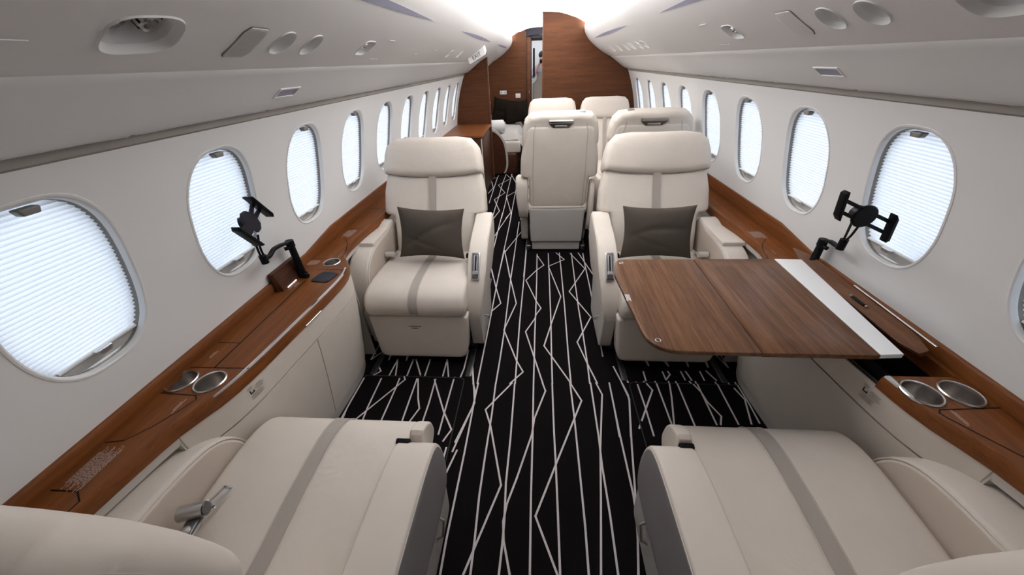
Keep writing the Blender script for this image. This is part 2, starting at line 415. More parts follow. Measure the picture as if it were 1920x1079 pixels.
for side, nm, HH in ((-1, 'left', LH), (1, 'right', RH)):
    g = G(); S = PS(side); cl = []; u = Y0
    for c, hw, h, kd in HH:
        if c-hw > u+1e-6: cl.append((u, c-hw, None))
        cl.append((c-hw, c+hw, h)); u = c+hw
    cl.append((u, 6.75, None))
    hole_panel(g, lambda a, b: S(a, b), cl, .045, .195, rings=4, N=56)
    for v0, v1, nv in ((0, .045, 3), (.195, BL, 16)):
        nu = 60; g.loft([[S(Y0+(6.75-Y0)*i/nu, v0+(v1-v0)*j/nv) for j in range(nv+1)] for i in range(nu+1)], False, False, closed=False)
    # lip over the cove and trough
    pr = [(.455, 1.702), (.458, 1.709), (.465, 1.711), (.475, 1.705), (.485, 1.66), (.60, 1.655), (.605, 1.69)]
    g.loft([[(side*x, y, z) for y in (Y0, 6.75)] for x, z in pr], False, False, closed=False)
    g.build('trim_overhead_panel_'+nm, 'overhead', kind='structure', ang=40)
    g = G()
    pr = [(.778, 1.444), (.768, 1.437), (.770, 1.430), (.79, 1.420), (.84, 1.385), (.90, 1.345), (.938, 1.324), (.953, 1.319), (.962, 1.324), (.962, 1.35)]
    g.loft([[(side*x, y, z) for y in (Y0, 6.75)] for x, z in pr], False, False, closed=False)
    g.build('trim_valance_'+nm, 'panel', kind='structure', ang=50)
    g = G()
    g.loft([[(side*x, y, z) for y in (Y0, 6.75)] for x, z in ((.955, 1.35), (.962, 1.330), (.970, 1.322), (wx(1.298)-.006, 1.298), (wx(1.292)+.004, 1.291))], False, False, closed=False)
    g.build('trim_shadow_gap_'+nm, 'gap', kind='structure')
    for y0, y1, mt, wd in ((.9, 2.15, 'cove', 'front'), (2.2, 6.68, 'cove_far', 'rear')):
        g = G(); g.box(min(side*.515, side*.565), max(side*.515, side*.565), y0, y1, 1.656, 1.672, .004)
        tag(g.build('cove_light', mt), '%s white light strip hidden in the cove above the %s overhead panel' % (wd, nm), 'light', 'cove light strips')
g = G(); pts = [(-p.x, p.y) for p in reversed(CEIL)]+[(p.x, p.y) for p in CEIL[1:]]
g.loft([[(x, y, z) for y in (Y0, 6.75)] for x, z in pts], False, False, closed=False)
g.build('ceiling', 'ceil', kind='structure', ang=60)

for y0, y1, wd in ((.95, 2.55, 'near'), (2.58, 4.70, 'middle'), (4.85, 6.66, 'far')):  # glowing sheets added under the ceiling to fill the cabin with light
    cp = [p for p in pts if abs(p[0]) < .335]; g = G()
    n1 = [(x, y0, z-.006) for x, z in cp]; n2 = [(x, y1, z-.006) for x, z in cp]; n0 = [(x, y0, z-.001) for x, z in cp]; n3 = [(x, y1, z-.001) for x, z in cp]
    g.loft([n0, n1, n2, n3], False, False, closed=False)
    tag(g.build('ceiling_fill_sheet', 'ceiling_glow', ang=60), '%s stretch of the glowing white sheet added under the ceiling as fill light' % wd, 'light', 'added ceiling fill sheets')
# fittings in the overhead panels
def pod(side, h, kd, label, catg, group=None, n=48):
    S = PS(side); uc, sc_, a, b, k, rot = h
    w = empty('overhead_pod' if kd in ('big', 'gasper') else 'oval_recess', S(uc, sc_, 0)); off = Vector(S(uc, sc_, 0))
    tag(w, label, catg, group)
    def R(f, d): return ovalring(uc, sc_, a, b, k, f, S, d, n, rot)
    def bld(g, name, mat, par=w, **kk):
        g.v = [tuple(Vector(p)-off) for p in g.v]; return g.build(name, mat, par, **kk)
    g = G(); g.loft([R(1.06, -.0005), R(1.03, -.003), R(1.0, -.001), R(.95, .006), R(.90, .009)], False, False); bld(g, 'bezel', 'panel', fix=False)
    g = G(); dd = .045 if kd == 'big' else .03
    rings = [R(.90, .009)]
    for t in (0, .25, .5, .75, 1): rings.append([tuple(Vector(p)) for p in ovalring(uc, sc_, a*(.9-.35*t), b*(.9-.35*t), k, 1, S, .009+dd*math.sin(t*PI/2), n, rot)])
    g.loft(rings, False, True); bld(g, 'bowl', 'panel', fix=False)
    def eye(du, ds, r, mats=('satin', 'dark')):
        c = Vector(S(uc+du, sc_+ds, dd*.7)); nn = (Vector(S(uc+du, sc_+ds, 0))-Vector(S(uc+du, sc_+ds, .02))).normalized()
        q = nn.to_track_quat('Z', 'Y').to_matrix().to_4x4(); q.translation = c
        g = G(); g.lathe([(r*.2, -.004), (r*.9, -.004), (r, .004), (r, .012), (r*.85, .017), (r*.62, .015), (r*.55, .008), (0.0001, .008)], n=24)
        g.v = [tuple(q @ Vector(p)) for p in g.v]; e = bld(g, 'nozzle', mats[0])
        g = G()
        for i in range(8):
            an = 2*PI*i/8; g.tube([(r*.92*math.cos(an), r*.92*math.sin(an), .002), (r*.92*math.cos(an), r*.92*math.sin(an), .014)], r*.13, 6)
        g.v = [tuple(q @ Vector(p)) for p in g.v]; bld(g, 'grip_rib', 'dark', e)
    if kd == 'big': eye(-.035, .006, .021, ('chrome', 'dark')); eye(.028, .004, .019, ('satin', 'dark'))
    elif kd == 'gasper': eye(.004, .002, .015, ('chrome', 'dark'))
    elif kd == 'vent_open':
        g = G(); g.sweep_rect([S(uc-.03, sc_-.02, .012), S(uc+.03, sc_+.02, .012)], .012, .004); bld(g, 'blind', 'dark')
    return w
ord_l = {1.0: 'nearer of the pair beside the speaker grille', 1.128: 'farther of the pair beside the speaker grille', 2.9: 'before the slitted one near the exit sign'}
for side, HH in ((-1, LH), (1, RH)):
    sd = 'left' if side < 0 else 'right'
    for c, hw, h, kd in HH:
        if h is None: continue
        if kd == 'big': pod(side, h, kd, 'large oblong overhead recess with two swivel nozzles on the %s side' % sd if side < 0 else 'large oblong overhead recess cut by the top right edge of the photo', 'reading light', 'overhead light recesses')
        elif kd == 'gasper': pod(side, h, kd, 'small six-sided overhead recess with one chrome nozzle, %s side' % sd, 'air nozzle', 'single nozzle recesses')
        elif kd == 'vent_open': pod(side, h, kd, 'oval overhead recess with a black slit, just before the exit sign', 'vent', 'oval recesses in the left overhead panel')
        elif side < 0: pod(side, h, kd, 'plain oval left overhead recess, ' + ord_l[c], 'vent', 'oval recesses in the left overhead panel')
        elif c < 1.2: pod(side, h, kd, 'plain oval overhead recess on the right, ' + ('farther from' if c < 1 else 'next to') + ' the speaker grille', 'vent', 'oval recesses in the right overhead panel')
        else: pod(side, h, kd, 'small oval overhead recess in the far row near the wooden bulkhead', 'vent', 'far row of oval recesses on the right')
# speaker grilles: perforated plates
for side, yc, hl, sc_g, hs, lab in ((-1, .881, .036, .108, .049, 'grey perforated speaker grille with dotted holes in the left overhead panel'), (1, 1.242, .040, .123, .053, 'pale ribbed speaker grille in the right overhead panel')):
    S = PS(side); off = Vector(S(yc, sc_g, 0)); w = empty('speaker_grille', off, label=lab, category='speaker', group='speaker grilles')
    P = rpoly([(-hl, -hs, .012), (hl-.012, -hs, .004), (hl, -hs+.018, .01), (hl, hs, .012), (-hl+.012, hs, .004), (-hl, hs-.018, .01)] if side < 0 else [(-hl, -hs+.018, .01), (-hl+.012, -hs, .004), (hl, -hs, .012), (hl, hs-.018, .01), (hl-.012, hs, .004), (-hl, hs, .012)], .01)
    g = G(); puff(g, P, .001, -.003, lambda u, v, d: tuple(Vector(S(yc+u, sc_g+v, d))-off), .002, .002); g.build('plate', 'grille' if side < 0 else 'overhead', w)
    g = G(); g.tube([tuple(Vector(S(yc+p.x*1.01, sc_g+p.y*1.01, -.0008))-off) for p in P+[P[0]]], .0010, 5); g.build('rim_gap', 'seam', w)
    g = G()
    for i in range(-14, 15):
        for j in range(-16, 17):
            u, v = i*.0032+(.0016 if j % 2 else 0), j*.0032
            if abs(u) < hl-.004 and abs(v) < hs-.005 and (abs(u)+abs(v) < hl+hs-.02):
                if side > 0 and i % 4: continue
                r = .0008
                g.add([tuple(Vector(S(yc+u+r*math.cos(q*PI/3), sc_g+v+r*math.sin(q*PI/3), -.0036))-off) for q in range(6)], [tuple(range(6))])
    g.build('perforation', 'seam', w, fix=False)
# lens-shaped lilac air slots near the top of the overhead panels
s51 = .300
for side, ys in ((-1, ((1.17, .775, 'nearest'), (3.42, .78, 'middle'), (5.66, .78, 'farthest'))), (1, ((1.30, .77, 'nearer'), (3.55, .76, 'farther')))):
    S = PS(side)
    for yc, hl, wd in ys:
        N = 20; up = []; lo = []
        for i in range(N+1):
            t = -1+2*i/N; w_ = .0135*(1-t*t); up.append(S(yc+hl*t, s51+w_, -.0015)); lo.append(S(yc+hl*t, s51-w_, -.0015))
        g = G(); n = len(up); up2 = [S(yc+hl*(-1+2*i/N), s51+.0135*(1-(-1+2*i/N)**2), .004) for i in range(N+1)]; lo2 = [S(yc+hl*(-1+2*i/N), s51-.0135*(1-(-1+2*i/N)**2), .004) for i in range(N+1)]
        g.ribbon(up, lo); g.ribbon(up, up2); g.ribbon(lo, lo2)
        tag(g.build('air_slot', 'lilac'), '%s lilac grey lens-shaped air slot high on the %s overhead panel' % (wd, 'left' if side < 0 else 'right'), 'vent', 'lens-shaped air slots')
# rectangular courtesy lights in the valances, small seam marks
def val(side, u, t):  # t 0..1 down the valance
    a, b = Vector((.79, 1.420)), Vector((.90, 1.345)); p = a.lerp(b, t); n = Vector((-(a-b).y, (a-b).x)).normalized(); n = n if n.y < 0 else -n
    return p, n
for side, yc in ((-1, 1.255), (1, 1.335)):
    off = Vector((side*.868, yc, 1.366)); w = empty('courtesy_light', off, label='flush rectangular light with white rim under the %s overhead panel' % ('left' if side < 0 else 'right'), category='light', group='flush valance lights')
    def F(u, v, d): p, n = val(side, u, .68+v); return (side*(p.x+n.x*d)-off.x, yc+u-off.y, p.y+n.y*d-off.z)
    g = G()
    for (u0, u1, v0, v1) in ((-.055, .055, -.17, -.13), (-.055, .055, .13, .17), (-.055, -.050, -.13, .13), (.050, .055, -.13, .13)):
        puff(g, [(u0, v0), (u1, v0), (u1, v1), (u0, v1)], 0, .0035, F, 0, 0)
    g.build('rim', 'ceil', w)
    g = G(); puff(g, [(-.05, -.13), (.05, -.13), (.05, .13), (-.05, .13)], 0, .0012, F, 0, 0); g.build('lens', 'lilac', w)
def smark(side, u, s_, l, name='panel_latch'):
    S = PS(side); g = G(); g.sweep_rect([S(u-l, s_, -.001), S(u+l, s_, -.001)], .004, .0015)
    return g.build(name, 'ceil')
for side, u, s_, l in ((-1, 1.654, .169, .03), (-1, 1.677, .053, .04), (1, 1.79, .055, .04), (1, 1.755, .189, .035), (-1, 2.14, .10, .02), (-1, 2.44, .14, .02), (-1, .45, .09, .05)):
    tag(smark(side, u, s_, l), 'small white latch line on the %s overhead panel' % ('left' if side < 0 else 'right'), 'latch', 'overhead panel latches %s' % ('left' if side < 0 else 'right'))
# exit sign hanging on the left overhead panel just before the partition
off = Vector((-.63, 3.98, 1.49)); w = empty('exit_sign', off, label='white wedge-shaped EXIT sign under the left overhead panel by the wooden partition', category='sign')
g = G(); A = [(-.10, -.03, .02), (.06, -.03, .07), (.06, -.03, -.045), (-.10, -.03, -.06)]
A = [(-.09, -.04, -.02), (.07, -.04, .06), (.085, -.04, .0), (-.07, -.04, -.075)]; B = [(x, .06, z+.03) for x, y, z in A]
g.loft([A, B]); g.build('housing', 'ceil', w)
fc = bpy.data.curves.new('lettering', 'FONT'); fc.body = 'EXIT'; fc.size = .045; fc.extrude = .0006; fc.align_x = 'CENTER'; fc.align_y = 'CENTER'
fo = bpy.data.objects.new('lettering', fc); COL.objects.link(fo); fc.materials.append(M['print']); fo.parent = w; fo.location = (0, -.0412, -.012); fo.rotation_euler = (PI/2, -math.radians(27), 0)
dg = bpy.context.evaluated_depsgraph_get(); dg.update(); me = bpy.data.meshes.new_from_object(fo.evaluated_get(dg)); lo_ = bpy.data.objects.new('lettering', me); COL.objects.link(lo_); lo_.parent = w; lo_.location = fo.location; lo_.rotation_euler = fo.rotation_euler; bpy.data.objects.remove(fo)

# ------------------------------------------------------------------ bulkheads and partition
def profile(side, x_in, top=None):
    """cabin cross-section outline from x_in outward, floor to floor"""
    P = [(side*x_in, .0)]
    z = interp(x_in, [p.x for p in CEIL], [p.y for p in CEIL]); inb = x_in > .47
    if not inb:
        P.append((side*x_in, z+.004))
        for p in CEIL[1:]:
            if x_in+.02 < p.x < .47: P.append((side*p.x, p.y+.004))
        P += [(side*.462, 1.745), (side*.458, 1.70)]
        br = BP[::-1]
    else:
        br = [p for p in BP[::-1] if p.x > x_in]
        zz = interp(x_in, [p.x for p in BP[::-1]], [p.y for p in BP[::-1]]); P.append((side*x_in, zz+.003))
    P += [(side*(p.x+.002), p.y+.003) for p in br]
    P += [(side*.79, 1.423), (side*.84, 1.388), (side*.90, 1.348), (side*.938, 1.327), (side*.955, 1.322), (side*.985, 1.318)]
    for z in (1.28, 1.23, 1.16, 1.1, 1.0, .9, .8, .695, .6, .4, .2, 0.0): P.append((side*(wx(z)+.004), z))
    return P
def board(name, P, y0, y1, mat, parent=None, **k):
    g = G(); g.loft([[(x, y0, z) for x, z in P], [(x, y1, z) for x, z in P]]); return g.build(name, mat, parent, **k)
board('wall_aft_right', profile(1, .012), 4.75, 4.79, 'wood_x', kind='structure')
g = G(); g.box(.0, .012, 4.742, 4.80, 0, 1.862, .002); g.build('trim_bulkhead_edge', 'wood_lid', kind='structure')
board('wall_partition_left', profile(-1, .69), 5.10, 5.13, 'wood_x', kind='structure')
g = G(); g.box(-.690, -.672, 5.09, 5.14, 0, 1.478, .003); g.build('trim_partition_edge', 'wood_lid', kind='structure')
board('wall_aft_left', profile(-1, .25), 6.70, 6.75, 'wood_x', kind='structure')
board('wall_aft_far_right', profile(1, .36), 6.70, 6.75, 'wood_x', kind='structure')
# doorway: jamb, header, sliding door leaf
d = empty('door_1', (-.25, 6.7, 0), kind='structure')
g = G(); g.box(0, .012, -.012, .10, 0, 1.80, .002); g.build('door_jamb', 'wood_dark', d)
g = G(); g.box(.014, .075, .02, .06, 0, 1.735, .003); g.build('door_leaf', 'wood_x', d)
g = G(); g.box(.05, .06, .008, .02, .95, 1.0, .003); g.build('door_handle', 'satin', d)
g = G(); P = [(-.25, 1.735), (-.25, 1.84)]+[(x, 1.862-.18*x*x-.01) for x in (-.1, 0, .15, .25)]+[(.36, 1.80), (.36, 1.735), (.2, 1.755), (0, 1.765), (-.15, 1.755)]
g.loft([[(x, 6.72, z) for x, z in P], [(x, 6.80, z) for x, z in P]]); g.build('trim_door_header', 'dark_plate', kind='structure')
# passage and lit cabin beyond the doorway
for x0, x1, nm in ((-.30, -.165, 'left'), (.42, .45, 'right')):
    g = G(); g.box(x0, x1, 6.75, 7.7, 0, 1.86, .002); g.build('wall_passage_'+nm, 'wood_dark', kind='structure')
g = G(); g.box(-.30, .45, 6.75, 7.7, 1.72, 1.76); g.build('ceiling_passage', 'dark_plate', kind='structure')
g = G(); g.box(-1.1, 1.1, 10.6, 10.65, 0, 1.95); g.box(-1.13, -1.1, 7.7, 10.65, 0, 1.95); g.box(1.1, 1.13, 7.7, 10.65, 0, 1.95); g.box(-1.13, -.27, 7.68, 7.71, 0, 1.95); g.box(.42, 1.13, 7.68, 7.71, 0, 1.95); g.box(-.3, .45, 7.68, 7.71, 1.72, 1.95)
g.build('wall_rear_cabin', 'ceil', kind='structure')
g = G(); g.box(-1.13, 1.13, 7.68, 10.65, 1.95, 1.97); g.build('ceiling_rear_cabin', 'ceil', kind='structure')
g = G(); g.box(-.5, .5, 8.0, 10.4, 1.925, 1.945, .005); tag(g.build('ceiling_light', 'lens'), 'bright ceiling light in the cabin seen through the far doorway', 'light')
g = G(); g.box(-1.2, 1.2, -1.34, Y0, 0, 1.9); g.build('wall_front', 'wood_x', kind='structure')
g = G(); g.box(-.15, -.115, 8.1, 8.16, 1.15, 1.62, .008); tag(g.build('monitor_screen', 'dark'), 'dark upright screen edge beyond the far doorway', 'screen')

# ------------------------------------------------------------------ floor and carpet
LINES=[[(-0.376,1.246),(-0.351,1.177),(-0.351,1.058),(-0.352,0.848),(-0.355,0.671),(-0.358,0.525),(-0.356,0.423)],
[(-0.348,1.247),(-0.353,1.1),(-0.406,0.858)],
[(-0.255,1.251),(-0.254,1.052),(-0.259,0.853),(-0.261,0.676),(-0.256,0.531),(-0.255,0.429)],
[(-0.168,1.254),(-0.288,1.081),(-0.253,0.993),(-0.179,0.724),(-0.248,0.52),(-0.279,0.427)],
[(-0.154,1.254),(-0.155,0.933),(-0.16,0.735),(-0.155,0.593),(-0.156,0.525),(-0.16,0.434)],
[(-0.008,1.259),(0.007,1.207),(-0.048,1.04),(-0.059,0.955),(-0.118,0.752),(-0.15,0.655),(-0.159,0.593),(-0.152,0.531),(-0.124,0.436)],
[(-0.055,1.258),(-0.055,0.955),(-0.058,0.686),(-0.057,0.439)],
[(0.043,1.261),(0.042,0.978),(0.044,0.811),(0.044,0.652),(0.043,0.445)],
[(0.137,1.264),(0.185,1.152),(0.141,1.048),(0.044,0.819),(-0.04,0.617),(0.034,0.444)],
[(0.136,1.276),(0.141,1.048),(0.141,0.75),(0.141,0.596),(0.137,0.45)],
[(0.243,1.268),(0.241,0.959),(0.236,0.82),(0.237,0.631),(0.233,0.455)],
[(0.271,1.269),(0.292,1.194),(0.24,0.899),(0.212,0.692),(0.177,0.452)],
[(0.34,1.271),(0.337,0.99),(0.339,0.711),(0.331,0.606),(0.334,0.46)],
[(0.405,1.274),(0.422,1.172),(0.379,0.922),(0.35,0.732),(0.321,0.56),(0.299,0.458)],
[(-0.62,5.24),(-0.631,5.124),(-0.628,4.565),(-0.624,4.03)],
[(-0.722,5.154),(-0.725,4.699)],
[(-0.629,5.111),(-0.723,5.065),(-0.639,4.629),(-0.68,4.393)],
[(-0.536,5.441),(-0.516,5.288),(-0.53,4.849),(-0.528,4.28),(-0.532,3.926),(-0.533,3.546)],
[(-0.525,5.302),(-0.43,5.062),(-0.583,4.748),(-0.463,4.414),(-0.574,4.152),(-0.473,3.764),(-0.517,3.545)],
[(-0.421,5.564),(-0.432,5.037),(-0.432,4.258),(-0.426,4.147),(-0.43,3.544)],
[(-0.485,5.481),(-0.333,4.793)],
[(-0.329,4.659),(-0.327,4.449),(-0.333,3.542)],
[(-0.334,4.449),(-0.432,4.258),(-0.339,3.708),(-0.382,3.543)],
[(-0.534,3.703),(-0.538,3.367)],
[(-0.486,3.702),(-0.528,3.479),(-0.533,3.305)],
[(-0.433,3.7),(-0.437,3.259),(-0.437,2.869),(-0.446,2.597),(-0.44,2.326)],
[(-0.346,3.698),(-0.426,3.274),(-0.478,2.957)],
[(-0.329,3.698),(-0.332,3.273),(-0.34,2.821),(-0.346,2.327)],
[(-0.234,3.441),(-0.239,3.074),(-0.241,2.706),(-0.245,2.328)],
[(-0.177,3.263),(-0.328,2.751),(-0.256,2.327)],
[(-0.142,2.981),(-0.141,2.684),(-0.146,2.329)],
[(-0.45,2.608),(-0.388,2.326)],
[(-0.24,2.786),(-0.246,2.301),(-0.244,1.69),(-0.249,1.409),(-0.254,1.247)],
[(-0.335,2.787),(-0.324,2.727),(-0.245,2.283),(-0.185,1.973),(-0.248,1.684),(-0.155,1.421),(-0.113,1.334),(-0.179,1.25)],
[(-0.441,2.787),(-0.445,2.58),(-0.35,2.177),(-0.294,1.971),(-0.349,1.876)],
[(-0.335,2.787),(-0.347,2.338),(-0.348,1.869),(-0.349,1.64),(-0.353,1.244)],
[(-0.137,2.786),(-0.142,2.358),(-0.151,1.793),(-0.152,1.431),(-0.152,1.251)],
[(-0.042,2.715),(-0.043,2.322),(-0.046,1.99),(-0.052,1.648),(-0.053,1.434),(-0.055,1.254)],
[(-0.042,2.692),(0.015,2.518),(-0.049,2.427),(-0.126,2.279),(-0.046,2.005),(-0.012,1.918),(-0.045,1.848),(-0.053,1.802),(-0.11,1.67),(-0.053,1.444),(-0.006,1.256)],
[(0.056,2.727),(0.054,2.182),(0.051,1.746),(0.046,1.467),(0.044,1.257)],
[(0.153,2.739),(0.153,2.498),(0.15,1.95),(0.142,1.47),(0.141,1.261)],
[(0.123,2.739),(0.189,2.614),(0.052,2.498),(0.13,2.061),(0.052,1.746),(0.004,1.543),(0.046,1.457),(0.141,1.261)],
[(0.257,2.727),(0.248,2.253),(0.243,1.909),(0.245,1.655),(0.243,1.405),(0.239,1.264)],
[(0.246,2.727),(0.345,2.459),(0.195,2.126),(0.247,1.995),(0.314,1.826),(0.203,1.581),(0.243,1.405),(0.278,1.266)],
[(0.356,2.727),(0.352,2.52),(0.351,2.186),(0.343,1.705),(0.336,1.466)],
[(0.317,2.739),(0.404,2.345)],
[(-0.412,1.423),(-0.374,1.243)],
[(0.345,1.693),(0.353,1.58)],
[(-0.932,1.402),(-0.937,1.353),(-0.908,1.313),(-0.938,1.28),(-0.938,1.356)],
[(-0.843,1.405),(-0.849,1.286)],
[(-0.843,1.405),(-0.814,1.287)],
[(-0.751,1.408),(-0.749,1.286)],
[(-0.735,1.408),(-0.675,1.292)],
[(-0.652,1.411),(-0.65,1.289)],
[(-0.553,1.414),(-0.55,1.289)],
[(-0.553,1.414),(-0.518,1.287)],
[(-0.443,1.498),(-0.443,1.349),(-0.451,1.286)],
[(-0.409,1.418),(-0.363,1.196),(-0.348,1.118),(-0.403,0.903)],
[(-0.977,1.275),(-0.982,1.062),(-0.986,0.995)],
[(-1.004,1.132),(-0.984,1.056),(-0.973,0.995)],
[(-0.881,1.275),(-0.878,1.066),(-0.872,0.999)],
[(-0.781,1.279),(-0.778,1.198),(-0.78,0.998)],
[(-0.759,1.273),(-0.747,1.251),(-0.907,0.998)],
[(-0.684,1.279),(-0.678,0.995)],
[(-0.684,1.279),(-0.639,1.129),(-0.615,1.07),(-0.641,0.994)],
[(-0.582,1.279),(-0.576,1.109),(-0.578,0.987)],
[(-0.597,1.278),(-0.555,1.189),(-0.489,1.055),(-0.431,0.96),(-0.457,0.901)],
[(-0.482,1.282),(-0.485,1.07),(-0.486,0.934)],
[(0.382,1.388),(0.409,1.258),(0.421,1.196),(0.419,1.157),(0.384,0.962)],
[(0.43,1.377),(0.438,1.277)],
[(0.535,1.357),(0.533,1.292)],
[(0.636,1.358),(0.638,1.302),(0.67,1.34),(0.665,1.362)],
[(0.733,1.364),(0.736,1.305)],
[(0.759,1.365),(0.769,1.303)],
[(0.833,1.367),(0.833,1.305)],
[(0.867,1.371),(0.894,1.307)],
[(0.92,1.367),(0.927,1.303)],
[(0.48,1.281),(0.485,1.128),(0.484,0.967)],
[(0.52,1.286),(0.547,1.225),(0.431,1.007)],
[(0.579,1.288),(0.581,1.017)],
[(0.648,1.29),(0.629,1.187),(0.589,1.018)],
[(0.684,1.291),(0.682,1.026)],
[(0.784,1.295),(0.783,1.198),(0.782,1.035)],
[(0.754,1.294),(0.783,1.22),(0.79,1.161),(0.821,1.081),(0.8,1.036)],
[(0.884,1.295),(0.88,1.041)],
[(0.945,1.297),(0.975,1.183),(0.939,1.046)],
[(0.982,1.296),(0.983,1.158),(0.977,1.052)],
[(0.339,1.144),(0.334,0.96)]]
ZK = [0]
def line_strips(g, P, z, w=.0039):
    ZK[0] += 1; z += (ZK[0] % 60)*.000025
    for i_, (a, b) in enumerate(zip(P[:-1], P[1:])):
        a, b = Vector(a), Vector(b); t = (b-a); z += .000009*(1 if i_ % 2 else -1)
        if t.length < 1e-4: continue
        t.normalize(); n = Vector((-t.y, t.x))*w; e = t*w*.7
        g.add([(*(a-e+n), z), (*(a-e-n), z), (*(b+e-n), z), (*(b+e+n), z)], [(0, 1, 2, 3)])
g = G(); g.box(-1.16, 1.16, Y0, 10.65, -.02, 0); g.cm = 1
mats_ = {-1: [], 1: []}
rnd = random.Random(11)
def inmat(p): return p[1] < 1.274 and abs(p[0]) > (.427 if p[0] < 0 else .442)
for P in LINES:
    for a, b in zip(P[:-1], P[1:]):
        a, b = Vector(a), Vector(b); n_ = max(1, int((b-a).length/.02)); run = None
        pts_ = [a.lerp(b, i/n_) for i in range(n_+1)]; cur = [pts_[0]]
        for q in pts_[1:]:
            if inmat(q) == inmat(cur[-1]): cur.append(q)
            else:
                (mats_[1 if cur[0].x > 0 else -1].append([cur[0], cur[-1]]) if inmat(cur[0]) else line_strips(g, [cur[0], q], .0015)); cur = [q]
        (mats_[1 if cur[0].x > 0 else -1].append([cur[0], cur[-1]]) if inmat(cur[0]) else line_strips(g, [cur[0], cur[-1]], .0015)) if len(cur) > 1 else None
def zig(x, y0, y1):
    P = [(x, y0)]; y = y0
    while y < y1: y = min(y1, y+rnd.uniform(.12, .35)); P.append((x+rnd.uniform(-.09, .09), y))
    return P
x = -1.0
while x < 1.0:
    line_strips(g, [(x, Y0), (x+rnd.uniform(-.01, .01), .40)], .0015); line_strips(g, zig(x, Y0, .38), .0013)
    if x > .0: line_strips(g, [(x, 2.86), (x, 4.7)], .0015); line_strips(g, zig(x, 2.86, 4.7), .0013)
    if x > .50 or x < -.75: line_strips(g, [(x, 1.4), (x, 2.9)], .0015); line_strips(g, zig(x, 1.4, 2.9), .0013)
    x += .105
g.build('floor', ['carpet', 'carpet_line'], fix=False, kind='structure')
for side, x0, x1, nm in ((-1, -.985, -.425, 'left'), (1, .440, 1.01, 'right')):
    w = empty('carpet_mat', ((x0+x1)/2, .85, 0), label='black carpet mat with pale zigzag lines between the %s facing seats' % nm, category='mat', group='carpet mats between facing seats')
    g = G(); P = rpoly([(x0, .50), (x1, .50), (x1, 1.275), (x0, 1.275)], .03); off = Vector(((x0+x1)/2, .85, 0))
    puff(g, P, .0005, .0075, lambda u, v, d: (u-off.x, v-off.y, d), 0, .002); g.cm = 1
    n0 = len(g.v)
    for Q in mats_[side]:
        Q = [(min(max(a, x0+.004), x1-.004), min(max(b, .51), 1.272)) for a, b in Q]; line_strips(g, Q, .0084)
    for q in range(6):
        xx = x0+.04+q*.1; line_strips(g, [(xx, .51), (xx+.01, .87)], .0084); line_strips(g, [(xx+.05, .51), (xx+.015, .68), (xx+.06, .86)], .0084)
    g.v = g.v[:n0]+[(a-off.x, b-off.y, c) for a, b, c in g.v[n0:]]
    g.build('pile', ['carpet', 'carpet_line'], w, fix=False)
    g = G(); g.tube([(a-off.x, b-off.y, .006) for a, b in P]+[(P[0][0]-off.x, P[0][1]-off.y, .006)], .0028, 6); g.build('binding', 'mat_edge', w)
